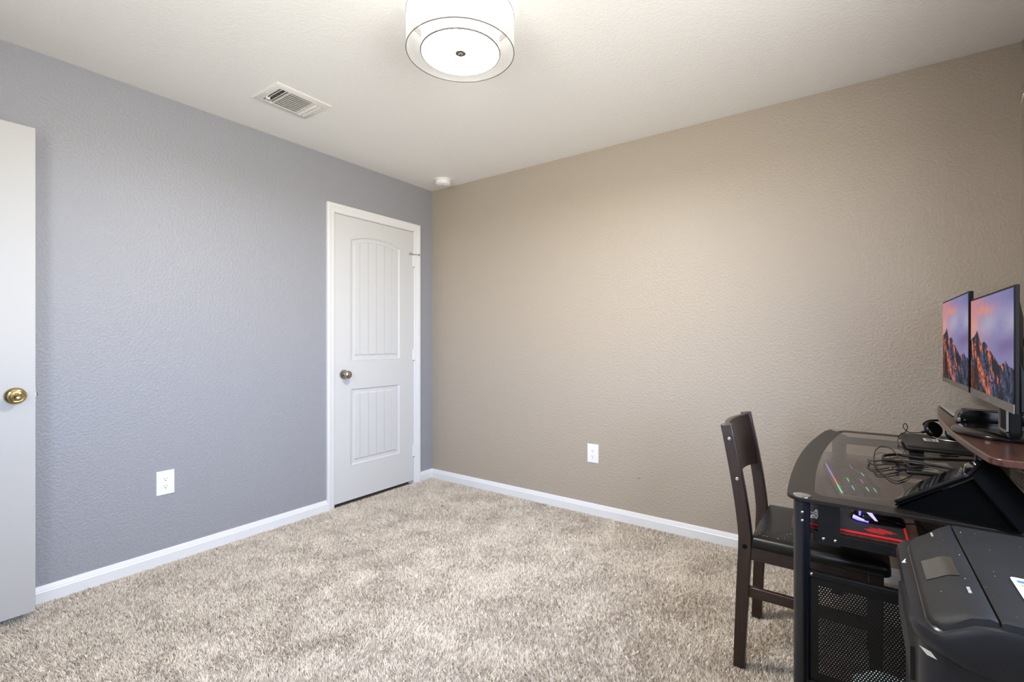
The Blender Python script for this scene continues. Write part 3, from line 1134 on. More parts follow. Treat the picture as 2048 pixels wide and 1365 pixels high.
    for ya in (ty0 - 0.012, ty1 + 0.006):
        MB().box(3.08, 3.177, ya, ya + 0.006, 0.622, 0.634).build('slide_rail', M_BLACKM, t)
    # raised shelf on posts
    zs0, zs1 = 0.872, 0.890

    def sfx(y):
        return 3.176 + 0.050 * ((y + 0.93) / 0.68) ** 2
    sy0, sy1, sxb = -1.398, -0.248, 3.445
    pts = [(sxb, sy0), (sxb, sy1), (sfx(sy1) + 0.012, sy1), (sfx(sy1 - 0.012), sy1 - 0.012)]
    for k in range(1, 24):
        y = sy1 - 0.012 + (sy0 + 0.04 - sy1 + 0.012) * k / 24
        pts.append((sfx(y), y))
    xf = sfx(sy0 + 0.04)
    for k in range(6):
        a = math.radians(180 + 70 * k / 5)
        pts.append((xf + 0.04 + 0.04 * math.cos(a), sy0 + 0.04 + 0.04 * math.sin(a)))
    MB().prism(pts, zs0, zs1).build('raised_shelf', M_CHERRY, t, bevel=0.0025)
    for qx, qy in ((3.236, -1.085), (3.372, -0.460), (3.395, -1.33), (3.405, -0.30)):
        MB().lathe([(0.0235, GZ1), (0.0235, zs0)], (qx, qy, 0), 'z', 26).build('shelf_post', M_LEG, t)
    return t


desk()


# ------------------------------------------------------------------ things on the tray
def keyboard():
    c = (2.936, -0.835, 0.653)
    ang = math.radians(8.5)
    t = thing('keyboard', 'black keyboard with rainbow backlight on the tray under glass', 'keyboard', c)
    L, D = 0.44, 0.134
    MB().box(c[0] - D / 2, c[0] + D / 2, c[1] - L / 2, c[1] + L / 2, c[2], c[2] + 0.014).rot(ang, c).build('case', mat('keyboard_case', rgb(96, 84, 74), rough=0.45), t, bevel=0.003)
    # backlight strips, one for each row
    cols = [(0.45, 0.25, 1.0), (1.0, 0.25, 0.12), (0.3, 1.0, 0.55), (0.2, 0.9, 1.0)]
    gl = [emit_mat('backlight_%d' % i, (*k, 1), 1.5) for i, k in enumerate(cols)]
    for xo, seq in ((-0.0600, (0, 0, 1, 2)), (-0.0196, (None, None, 2, 3)), (0.0196, (0, None, 0, 2)), (0.0392, (None, 3, None, 3))):
        for q, ci in enumerate(seq):
            if ci is None:
                continue
            ya = c[1] + L / 2 - 0.015 - q * 0.104
            MB().box(c[0] + xo - 0.0009, c[0] + xo + 0.0009, ya - (0.099 if xo < -0.05 else 0.045), ya, c[2] + 0.014, c[2] + 0.0185).rot(ang, c).build('backlight', gl[ci], t)
    km = mat('keycap', rgb(70, 62, 56), rough=0.5)
    kb = MB().loft([[(-0.0082, -0.0082, 0), (0.0082, -0.0082, 0), (0.0082, 0.0082, 0), (-0.0082, 0.0082, 0)],
                    [(-0.0065, -0.0065, 0.008), (0.0065, -0.0065, 0.008), (0.0065, 0.0065, 0.008), (-0.0065, 0.0065, 0.008)]])
    proto = None
    s, q = math.sin(ang), math.cos(ang)
    for r in range(6):
        for k in range(22):
            dx = (r - 2.5) * 0.0196
            dy = (k - 10.5) * 0.0196
            loc = (c[0] + dx * q - dy * s, c[1] + dx * s + dy * q, c[2] + 0.0135)
            if proto is None:
                proto = kb.build('key', km)
                o = proto
                hook(o, t)
                o.location = loc
            else:
                o = copy_part(proto, t, loc)
            o.rotation_euler = (0, 0, ang)


keyboard()


def mousepad():
    x0, x1, y0, y1, z0, z1 = 2.822, 3.052, -1.380, -1.118, 0.653, 0.6565
    t = thing('mouse_pad', 'black gaming mouse pad with red edge and red streak print', 'mouse pad', ((x0 + x1) / 2, (y0 + y1) / 2, z0))
    MB().prism(rrect(x0 + 0.002, x1 - 0.002, y0 + 0.002, y1 - 0.002, 0.012), z0, z1 - 0.0004).build('pad', mat('pad_cloth', rgb(34, 34, 36), rough=0.9), t)
    red = mat('red_stitching', rgb(225, 30, 26), rough=0.7)
    MB().tube([(x, y, z1 - 0.001) for x, y in rrect(x0 + 0.002, x1 - 0.002, y0 + 0.002, y1 - 0.002, 0.012)], 0.0032, 8, closed=True).build('stitched_edge', red, t)

    def print_fn(U, V):
        # U along +x, V along +y; streaks near the camera-side right corner
        base = np.zeros(U.shape + (3,)) + np.array([0.016, 0.016, 0.018])
        x, y = U * (x1 - x0), V * (y1 - y0)
        q = y - 0.55 * (0.215 - x)               # slanted coordinate
        st = vnoise(x * 9 + q * 0, q * 60 + x * 6, 1.0, 1.0, 21, 3)
        env = np.exp(-((x - 0.165) / 0.050) ** 2) * np.exp(-((y - 0.036) / 0.030) ** 2)
        fl = (st * 0.75 + env * 0.75) > 0.83
        streak = np.sin(q * 420 + 5 * vnoise(x * 20, y * 20, 1, 1, 4, 2)) > -0.55
        m = fl & streak & (y > 0.006)
        base[m] = np.array([0.78, 0.014, 0.012])
        g = (vnoise(x * 40, y * 40, 1, 1, 9, 3) > 0.60) & (y > 0.11)
        base[g] *= 1.7
        return base
    picture('red_print', (x0 + 0.006, y0 + 0.006, z1 - 0.0002), (x1 - x0 - 0.012, 0, 0), (0, y1 - y0 - 0.012, 0), 110, 120, print_fn, attr_mat('pad_print', 0, 0.85), t)
    # lettering on the user's near edge, read from the chair
    mx = Matrix.Translation((2.846, -1.236, z1 + 0.0003)) @ Matrix.Rotation(math.radians(-96.5), 4, 'Z')
    text_mesh('lettering', 'saylas', 0.040, mx, mat('white_print', rgb(222, 220, 210), rough=0.8), t)


mousepad()


def mouse():
    cx, cy, z0 = 2.992, -1.250, 0.6566
    t = thing('computer_mouse', 'black gaming mouse with blue lights on the pad', 'mouse', (cx, cy, z0))
    # hull: cross-sections along x (tail at -x, buttons at +x)
    secs = [(-0.060, 0.016, 0.012), (-0.050, 0.027, 0.026), (-0.030, 0.032, 0.036), (-0.005, 0.031, 0.039), (0.020, 0.029, 0.034), (0.040, 0.029, 0.026), (0.056, 0.027, 0.018), (0.060, 0.022, 0.012)]
    loops = []
    for dx, w, h in secs:
        l = []
        for k in range(14):
            a = math.pi * k / 13
            l.append((cx + dx, cy - w * math.cos(a) * (1 if math.sin(a) > 0.3 else 0.96), z0 + 0.001 + h * (math.sin(a) ** 0.7 if math.sin(a) > 0 else 0)))
        loops.append(l)
    MB().loft(loops).build('shell', M_BLACKG, t, angle=60)
    blue = emit_mat('blue_glow', (0.16, 0.14, 1.0, 1), 2.6)
    viol = emit_mat('violet_glow', (0.45, 0.42, 1.0, 1), 1.7)
    b = MB()
    b.prism([(cx - 0.056, z0 + 0.010), (cx - 0.030, z0 + 0.004), (cx - 0.029, z0 + 0.008), (cx - 0.054, z0 + 0.015)], cy - 0.034, cy - 0.024, 'y')
    b.build('light_strip', viol, t)
    b = MB()
    b.prism([(cx - 0.024, z0 + 0.029), (cx - 0.013, z0 + 0.029), (cx + 0.000, z0 + 0.010), (cx - 0.006, z0 + 0.010)], cy - 0.0335, cy - 0.022, 'y')
    b.build('light_strip', viol, t)
    b = MB().tube([(cx - 0.055, cy - 0.020, z0 + 0.005), (cx - 0.045, cy - 0.0305, z0 + 0.005), (cx - 0.02, cy - 0.0335, z0 + 0.004)], 0.0022, 6)
    b.build('light_strip', blue, t)
    b = MB().prism([(cx - 0.042, z0 + 0.033), (cx - 0.036, z0 + 0.034), (cx - 0.038, z0 + 0.018), (cx - 0.042, z0 + 0.018)], cy - 0.0325, cy - 0.018, 'y')
    b.build('light_strip', blue, t)
    MB().lathe([(0.010, -0.0035), (0.011, 0), (0.010, 0.0035)], (cx + 0.034, cy, z0 + 0.024), 'y', 18).build('scroll_wheel', M_RUBBER, t)
    MB().tube(catmull([(cx + 0.058, cy, z0 + 0.006), (3.085, -1.24, z0 + 0.004), (3.14, -1.20, z0 - 0.06), (3.24, -1.05, 0.50), (3.36, -0.95, 0.34)], 6), 0.002, 6).build('mouse_cable', M_RUBBER, t)


mouse()


# ------------------------------------------------------------------ things on the glass
def cables():
    z = GZ1 + 0.0035

    def cable(pts, r, label, name='cable', seg=8, dz=None):
        P = [(p[0], p[1], z + (p[2] if len(p) > 2 else 0)) for p in pts]
        return tag(MB().tube(catmull(P, 7), r, seg).build(name, M_RUBBER), label, 'cable')
    cable([(3.30, -0.655), (3.255, -0.675), (3.203, -0.70), (3.154, -0.721), (3.107, -0.719), (3.067, -0.72, 0.002), (3.037, -0.757, 0.004), (3.023, -0.788, 0.004), (3.022, -0.83, 0.003), (3.036, -0.84), (3.085, -0.822), (3.13, -0.822), (3.173, -0.836), (3.212, -0.861), (3.26, -0.90)], 0.0048,
          'thick black cable doubled back on the glass top', 'power_cable', 10)
    cable([(3.132, -0.905, 0.006), (3.088, -0.93, 0.008), (3.068, -0.847, 0.012), (3.053, -0.702, 0.014), (3.038, -0.631, 0.010), (3.02, -0.626, 0.008), (3.004, -0.688, 0.004), (2.996, -0.797), (2.996, -0.926), (3.007, -1.024), (3.019, -1.081), (3.029, -1.119), (3.043, -1.127), (3.058, -1.098), (3.076, -1.047), (3.09, -1.0)], 0.0017,
          'thin black cord making the widest loop on the glass', 'cord')
    cable([(2.981, -0.919), (2.975, -0.969), (2.985, -1.007), (3.0, -1.005), (3.031, -0.956), (3.064, -0.905), (3.096, -0.873), (3.15, -0.855, 0.004)], 0.0019,
          'thin black cord with a small hooked bend on the glass', 'cord')
    cable([(2.978, -0.861), (2.993, -0.891, 0.003), (3.028, -0.854, 0.004), (3.068, -0.847, 0.004), (3.112, -0.862, 0.006), (3.132, -0.883, 0.006), (3.17, -0.92, 0.004)], 0.0019,
          'thin black cord ending loose at the left of the tangle', 'cord')
    cable([(2.99, -0.985, 0.003), (2.991, -1.03), (2.998, -1.073), (3.013, -1.069), (3.031, -1.041), (3.06, -0.995, 0.003), (3.10, -0.93, 0.008)], 0.0018,
          'thin black cord in a short low loop near the plugs', 'cord')
    # plugs
    p = thing('audio_plug', 'black cable plug with a bright metal tip on the glass', 'plug', (3.06, -0.97, GZ1))
    d = Vector((3.111 - 3.045, -0.950 + 0.972, 0)).normalized()
    a = Vector((3.031, -0.983, z + 0.004))
    MB().tube([a, a + d * 0.004, a + d * 0.005, a + d * 0.017], [0.0015, 0.0028, 0.0022, 0.0026], 10).build('metal_tip', M_STEEL, p)
    MB().tube([a + d * 0.016, a + d * 0.018, a + d * 0.05, a + d * 0.085], [0.0045, 0.0062, 0.0062, 0.0035], 12).build('plug_body', M_RUBBER, p)
    q = MB().tube([(3.072, -1.000, z + 0.003), (3.075, -0.999, z + 0.003), (3.145, -0.988, z + 0.003), (3.148, -0.987, z + 0.003)], [0.004, 0.0065, 0.0065, 0.004], 12).build('cable_adapter', M_RUBBER)
    tag(q, 'black cylindrical cable adapter lying below the tangle on the glass', 'adapter')
    # strap loop at the front of the laptop
    tag(MB().tube(catmull([(3.30, -0.610, GZ1 + 0.012), (3.245, -0.612, GZ1 + 0.010), (3.205, -0.625, GZ1 + 0.005), (3.187, -0.645, GZ1 + 0.004), (3.193, -0.660, GZ1 + 0.004), (3.215, -0.640, GZ1 + 0.004), (3.24, -0.622, GZ1 + 0.004)], 6), 0.0026, 8).build('cord', M_RUBBER),
        'black cord end looped against the front of the closed laptop', 'cable')


cables()


def laptop():
    x0, x1, y0, y1, z0 = 3.100, 3.330, -0.585, -0.285, GZ1
    t = thing('laptop', 'closed black laptop with barcode label lying on the glass', 'laptop', ((x0 + x1) / 2, (y0 + y1) / 2, z0))
    body = mat('laptop_shell', rgb(40, 38, 36), rough=0.45)
    o = rrect(x0, x1, y0, y1, 0.010)
    MB().loft([[(x, y, z0 + 0.003) for x, y in rrect(x0 + 0.004, x1 - 0.004, y0 + 0.004, y1 - 0.004, 0.008)], [(x, y, z0 + 0.007) for x, y in o], [(x, y, z0 + 0.014) for x, y in o]]).build('base', body, t, bevel=0.001)
    MB().prism(o, z0 + 0.0148, z0 + 0.0225).build('lid', body, t, bevel=0.0015)
    MB().box(x0 + 0.02, x1 - 0.02, y1 - 0.012, y1 - 0.006, z0 + 0.010, z0 + 0.016).build('hinge', M_BLACKP, t)
    MB().box(x0 + 0.02, x0 + 0.04, y0 + 0.02, y0 + 0.04, z0, z0 + 0.004).box(x1 - 0.04, x1 - 0.02, y0 + 0.02, y0 + 0.04, z0, z0 + 0.004).box(x0 + 0.02, x0 + 0.04, y1 - 0.04, y1 - 0.02, z0, z0 + 0.004).box(x1 - 0.04, x1 - 0.02, y1 - 0.04, y1 - 0.02, z0, z0 + 0.004).build('rubber_feet', M_RUBBER, t)
    zt = z0 + 0.0225
    lb = MB().box(3.163, 3.207, -0.452, -0.392, zt, zt + 0.0003).build('barcode_label', M_PLATE, t)
    rr = random.Random(2)
    y = -0.446
    ink = mat('black_ink', rgb(30, 30, 30), rough=0.7)
    bb = MB()
    while y < -0.402:
        w = rr.choice((0.001, 0.0015, 0.0024))
        bb.box(3.170, 3.192, y, y + w, zt + 0.0003, zt + 0.0005)
        y += w + rr.choice((0.0012, 0.002, 0.003))
    bb.build('barcode', ink, lb)
    MB().box(3.196, 3.201, -0.446, -0.402, zt + 0.0003, zt + 0.0005).build('label_text', M_GREYP, lb)


laptop()


def headset():
    zt = GZ1 + 0.0228
    t = thing('headphones', 'black wired headphones resting on the closed laptop', 'headphones', (3.215, -0.36, zt))
    # ear cups
    for (cx, cy, rz, tilt) in ((3.200, -0.335, 0.4, 0.9), (3.262, -0.375, -0.3, 1.1)):
        loops = []
        R = Matrix.Rotation(rz, 4, 'Z') @ Matrix.Rotation(tilt, 4, 'X')
        for r, h in ((0.012, -0.016), (0.024, -0.014), (0.029, -0.006), (0.030, 0.004), (0.028, 0.012), (0.022, 0.016), (0.012, 0.014)):
            loops.append([tuple(R @ Vector((r * math.cos(2 * math.pi * k / 22), r * 1.15 * math.sin(2 * math.pi * k / 22), h)) + Vector((cx, cy, zt + 0.030))) for k in range(22)])
        c = MB().loft(loops).build('ear_cup', M_BLACKG, t, angle=60)
    MB().tube(catmull([(3.190, -0.315, zt + 0.030), (3.176, -0.290, zt + 0.042), (3.20, -0.262, zt + 0.056), (3.255, -0.262, zt + 0.060), (3.30, -0.30, zt + 0.050), (3.295, -0.352, zt + 0.034), (3.270, -0.372, zt + 0.026)], 6), 0.0045, 8).build('headband', M_BLACKP, t)
    MB().tube(catmull([(3.196, -0.370, zt + 0.006), (3.215, -0.405, zt + 0.003), (3.25, -0.425, zt + 0.003), (3.30, -0.43, zt + 0.003)], 6), 0.0026, 8).build('silver_trim', M_STEEL, t)
    # cable with loops at the left edge of the laptop
    MB().tube(catmull([(3.185, -0.318, zt + 0.020), (3.168, -0.312, zt + 0.012), (3.148, -0.318, zt + 0.008), (3.124, -0.330, zt + 0.010), (3.112, -0.335, zt + 0.020), (3.105, -0.338, zt + 0.034), (3.112, -0.336, zt + 0.046), (3.120, -0.332, zt + 0.034), (3.116, -0.332, zt + 0.014), (3.106, -0.345, zt + 0.006),
                           (3.094, -0.372, zt + 0.002), (3.086, -0.402, zt - 0.004), (3.090, -0.43, zt - 0.006), (3.096, -0.41, zt - 0.002)], 7), 0.0017, 7).build('headset_cable', M_RUBBER, t)
    MB().tube(catmull([(3.090, -0.385, zt - 0.004), (3.082, -0.44, zt - 0.010), (3.080, -0.52, zt - 0.016), (3.090, -0.59, zt - 0.018), (3.094, -0.625, zt - 0.0185)], 7), 0.0015, 7).build('headset_cable', M_RUBBER, t)
    MB().tube([(3.165, -0.315, zt + 0.011), (3.176, -0.315, zt + 0.015), (3.186, -0.318, zt + 0.020)], [0.004, 0.0055, 0.004], 10).build('cable_joint', M_BLACKP, t)


headset()


def tablet():
    A = Vector((3.022, -1.405, GZ1 + 0.002))
    ang = math.radians(16)
    e = Vector((math.cos(ang), -math.sin(ang), 0))       # up the slope, away from the user
    w = Vector((math.sin(ang), math.cos(ang), 0))        # along the long side
    tilt = math.radians(36)
    up = e * math.cos(tilt) + Vector((0, 0, 1)) * math.sin(tilt)
    nr = (-e * math.sin(tilt) + Vector((0, 0, 1)) * math.cos(tilt))
    S, W = 0.174, 0.268
    t = thing('tablet', 'black tablet propped in a folio case on the glass', 'tablet', tuple(A + w * W / 2 + e * 0.08))

    def slab(s0, s1, w0, w1, n0, n1, r=0.010):
        poly = rrect(s0, s1, w0, w1, r, 4)
        return MB().loft([[tuple(A + up * a + w * c + nr * h) for a, c in poly] for h in (n0, n1)])
    case = mat('folio_leather', rgb(6, 6, 6), rough=0.8, spec=0.03, bump=(500, 0.15, 0.0006, 2))
    slab(0, S, 0, W, 0.000, 0.004).build('folio_back', case, t, bevel=0.001)
    slab(0.003, S - 0.003, 0.003, W - 0.003, 0.005, 0.013).build('tablet_body', M_BLACKP, t, bevel=0.0025)
    slab(0.004, S - 0.004, 0.004, W - 0.004, 0.0131, 0.0137, 0.009).build('screen_glass', mat('tablet_glass', rgb(8, 8, 9), rough=0.03, spec=0.7, coat=0.5), t)
    # rear flap from the top edge down to the desk, and a bottom flap closing the stand
    B = A + up * S
    foot = B + e * 0.075
    foot.z = GZ1 + 0.002

    def flap(p, q, w0, w1, th):
        d = (q - p).normalized()
        n2 = d.cross(w).normalized()
        return MB().loft([[tuple(p + w * w0 + n2 * h) for h in (0, th)] + [tuple(q + w * w0 + n2 * h) for h in (th, 0)],
                          [tuple(p + w * w1 + n2 * h) for h in (0, th)] + [tuple(q + w * w1 + n2 * h) for h in (th, 0)]])
    flap(B, foot, 0.0, W, 0.003).build('stand_flap', case, t)
    flap(A + e * 0.004 - Vector((0, 0, 0.001)), foot - Vector((0, 0, 0.001)), 0.0, W, 0.002).build('bottom_flap', case, t)
    # black sheet standing for the shaded inside, across the stand's near side
    g = MB()
    tri = [A + e * 0.010 + Vector((0, 0, 0.001)), B - nr * 0.003 - e * 0.002, foot - e * 0.002]
    g.loft([[tuple(p + w * 0.010) for p in tri], [tuple(p + w * 0.013) for p in tri]])
    g.build('side_shade_sheet', case, t)


tablet()


# ------------------------------------------------------------------ things on the raised shelf
def wallpaper(seed):
    def fn(U, V):
        n1 = vnoise(U, V, 4, 6, seed, 4)
        n2 = vnoise(U, V, 10, 5, seed + 9, 4)
        lav = np.array([0.27, 0.24, 0.47]); blue = np.array([0.13, 0.16, 0.36]); pink = np.array([0.62, 0.26, 0.30]); org = np.array([0.92, 0.30, 0.13]); pale = np.array([0.46, 0.44, 0.60])
        a = np.clip(1.15 - 2.1 * U + 0.5 * (n1 - 0.5), 0, 1)[..., None]
        c = lav * (1 - a) + pink * a
        p = np.exp(-((V - 0.72) / 0.13) ** 2)[..., None] * np.clip(0.5 + (n1 - 0.4) * 1.5, 0, 1)[..., None] * 0.8
        c = c * (1 - p) + pale * p
        o = (np.exp(-((U - 0.42 + 0.1 * (n1 - .5)) / 0.20) ** 2 - ((V - 0.865) / 0.055) ** 2) * np.clip(n2 * 2.4 - 0.55, 0, 1))[..., None]
        o2 = (np.clip(0.26 - U, 0, 1) * 3.0 * np.exp(-((V - 0.70) / 0.18) ** 2))[..., None]
        c = c * (1 - np.clip(o + o2, 0, 1)) + org * np.clip(o + o2, 0, 1)
        d = (np.clip((U - 0.70) * 2.6, 0, 1) * np.exp(-((V - 0.96) / 0.10) ** 2) * np.clip(n2 * 1.6, 0, 1))[..., None]
        c = c * (1 - d) + blue * d
        cl = (np.exp(-((V - 0.50) / 0.10) ** 2) * np.clip((U - 0.45) * 3, 0, 1) * np.clip(n1 * 2 - 0.55, 0, 1))[..., None]
        c = c * (1 - cl) + np.array([0.20, 0.15, 0.34]) * cl
        # ridge
        ux = [0, .05, .12, .19, .24, .30, .36, .43, .50, .57, .64, .72, .79, .85, .90, 1.0]
        hy = [.555, .575, .60, .655, .585, .50, .535, .52, .455, .42, .375, .315, .335, .365, .325, .30]
        rz = np.interp(U, ux, hy) + 0.022 * (vnoise(U, U * 0, 42, 1, seed + 3, 3) - 0.5)
        mt = V < rz
        f1 = vnoise(U + 0.22 * V, V, 26, 7, seed + 5, 5)
        f2 = vnoise(U + 0.30 * V, V, 9, 6, seed + 6, 5)
        f3 = vnoise(U, V, 60, 46, seed + 8, 3)
        dep = np.clip((rz - V) / 0.30, 0, 1)
        lit = np.clip((f2 - 0.50) * 11, 0, 1) * np.clip((f1 - 0.42) * 8, 0, 1) * (1 - 0.75 * dep)
        band = np.exp(-((U - (0.08 + 0.95 * (0.44 - V))) / 0.065) ** 2) * np.clip((f1 - 0.42) * 9, 0, 1)
        lit = np.clip(lit + 1.0 * band, 0, 1) * np.clip((f3 - 0.25) * 4, 0, 1)
        rk = np.clip((f1 - 0.38) * 3.2, 0, 1) * np.clip((f3 - 0.30) * 2.6, 0, 1)
        rock = np.array([0.006, 0.008, 0.018]) + rk[..., None] * np.array([0.09, 0.14, 0.30])
        shade = (np.clip(0.32 - U, 0, 1) * 5 * np.clip(0.38 - V, 0, 1) * 4)[..., None]
        rock = rock * (1 - np.clip(shade, 0, 1)) + np.array([0.026, 0.010, 0.010]) * np.clip(shade, 0, 1)
        oc = np.array([0.95, 0.20, 0.045]) * (0.30 + 1.0 * f3)[..., None]
        mc = rock * (1 - lit[..., None]) + oc * lit[..., None]
        c = np.where(mt[..., None], mc, c)
        return np.clip(c, 0, 1)
    return fn


SCREEN = attr_mat('screen_picture', 0.80, 0.5)
SCREEN.node_tree.nodes['Principled BSDF'].inputs['Specular IOR Level'].default_value = 0.05
SCREEN.cycles.emission_sampling = 'NONE'      # faint glow, found by bounced rays


def monitor(label, x, y0, y1, z0, z1, side, chin, stand):
    yc = (y0 + y1) / 2
    t = thing('monitor', label, 'monitor', (x + 0.02, yc, 0.890 if stand else z0), 'desk monitors')
    e = 0.006
    MB().box(x, x + side, y0, y1, z0, z1).build('housing', M_BLACKP, t, bevel=0.0015)
    MB().box(x - 0.0015, x, y0 + 0.001, y1 - 0.001, z0 + 0.001, z0 + chin).build('chin_bezel', M_BEZEL, t)
    picture('screen', (x - 0.0008, y1 - e, z0 + chin), (0, -(y1 - y0 - 2 * e), 0), (0, 0, z1 - z0 - chin - e), 300, 190, wallpaper(31), SCREEN, t)
    MB().loft([[(x + side, y0 + 0.02, z0 + 0.004), (x + side, y1 - 0.02, z0 + 0.004), (x + side, y1 - 0.02, z1 - 0.02), (x + side, y0 + 0.02, z1 - 0.02)],
               [(x + side + 0.020, y0 + 0.07, z0 + 0.02), (x + side + 0.020, y1 - 0.07, z0 + 0.02), (x + side + 0.020, y1 - 0.07, z1 - 0.08), (x + side + 0.020, y0 + 0.07, z1 - 0.08)]]).build('back_cover', M_BLACKP, t, bevel=0.003)
    MB().box(x - 0.0022, x - 0.0015, yc - 0.014, yc + 0.014, z0 + chin * 0.35, z0 + chin * 0.65).build('maker_mark', M_GREYP, t)
    return t


def monitors():
    n = monitor('nearer monitor on a stand showing a mountain sunset', 3.260, -1.256, -0.708, 0.979, 1.299, 0.009, 0.024, True)
    # lower back bulge of the near monitor
    MB().loft([[(3.269, -1.252, 0.982), (3.269, -0.712, 0.982), (3.269, -0.712, 1.112), (3.269, -1.252, 1.112)],
               [(3.286, -1.250, 0.982), (3.286, -0.714, 0.982), (3.286, -0.714, 1.070), (3.286, -1.250, 1.070)]]).build('lower_housing', M_BLACKP, n, bevel=0.004)
    zs = 0.890
    # glossy oval foot
    base = [(3.305 + 0.128 * math.cos(a), -0.985 + 0.150 * math.sin(a)) for a in [2 * math.pi * k / 48 for k in range(48)]]
    sc = lambda k, z: [(3.305 + (x - 3.305) * k, -0.985 + (y + 0.985) * k, z) for x, y in base]
    f = MB().loft([sc(0.98, zs), sc(1.0, zs + 0.003), sc(1.0, zs + 0.008), sc(0.975, zs + 0.011), sc(0.4, zs + 0.013)]).build('stand_foot', M_BLACKG, n, angle=50)
    MB().box(3.290, 3.318, -1.030, -0.940, zs + 0.010, 1.04).build('stand_neck', M_BLACKP, n, bevel=0.003)
    b = MB()
    for yy in (-1.032, -0.941):
        b.box(3.286, 3.2905, yy, yy + 0.003, zs + 0.012, 0.985)
    b.box(3.286, 3.2905, -1.032, -0.938, zs + 0.012, zs + 0.016)
    b.build('neck_trim', M_GREYP, n)
    fmon = monitor('farther larger monitor beside the tan wall showing a mountain sunset', 3.256, -0.700, -0.108, 0.984, 1.330, 0.012, 0.020, False)
    MB().box(3.288, 3.300, -0.46, -0.35, 1.10, 1.21).build('mount_plate', M_BLACKM, fmon)
    MB().tube([(3.295, -0.404, 1.155), (3.515, -0.404, 1.155)], 0.016, 16).build('wall_arm', M_BLACKM, fmon)
    MB().box(3.512, RX, -0.45, -0.36, 1.08, 1.23).build('wall_bracket', M_BLACKM, fmon)


monitors()


def shelf_items():
    zs = 0.8905
    # black docking box with rounded ends
    t = thing('docking_station', 'black glossy docking box lying on the raised shelf', 'docking station', (3.28, -0.76, zs))
    prof = [(3.212, zs), (3.216, zs + 0.030), (3.226, zs + 0.042), (3.240, zs + 0.045), (3.400, zs + 0.040), (3.412, zs + 0.030), (3.414, zs)]
    MB().prism(prof, -0.800, -0.735, 'y').build('case', M_BLACKG, t, bevel=0.005, seg=3)
    MB().box(3.2145, 3.222, -0.8012, -0.799, zs + 0.006, zs + 0.019).build('port', M_STEEL, t)
    for dx in (0.016,):
        MB().box(3.214 + dx, 3.218 + dx, -0.8008, -0.7995, zs + 0.010, zs + 0.014).build('status_light', M_GREYP, t)
    # thin silver slab (closed notebook) near the far end
    k = thing('silver_notebook', 'thin silver slab lying at the far end of the raised shelf', 'notebook', (3.32, -0.48, zs))
    MB().prism(rrect(3.224, 3.430, -0.635, -0.330, 0.008), zs, zs + 0.010).build('slab', mat('silver_shell', rgb(168, 166, 160), rough=0.4, metal=0.3), k, bevel=0.002)
    MB().prism(rrect(3.223, 3.431, -0.636, -0.329, 0.008), zs - 0.0002, zs + 0.003).build('dark_edge', M_BLACKP, k)
    # cables behind the monitor at the right edge
    tag(MB().tube(catmull([(3.300, -1.04, 1.03), (3.34, -1.10, 1.02), (3.40, -1.14, 1.00), (3.44, -1.10, 0.94), (3.46, -1.0, 0.905), (3.465, -0.9, 0.76)], 6), 0.004, 8).build('monitor_cable', M_RUBBER),
        'black cable drooping behind the nearer monitor', 'cable')


shelf_items()


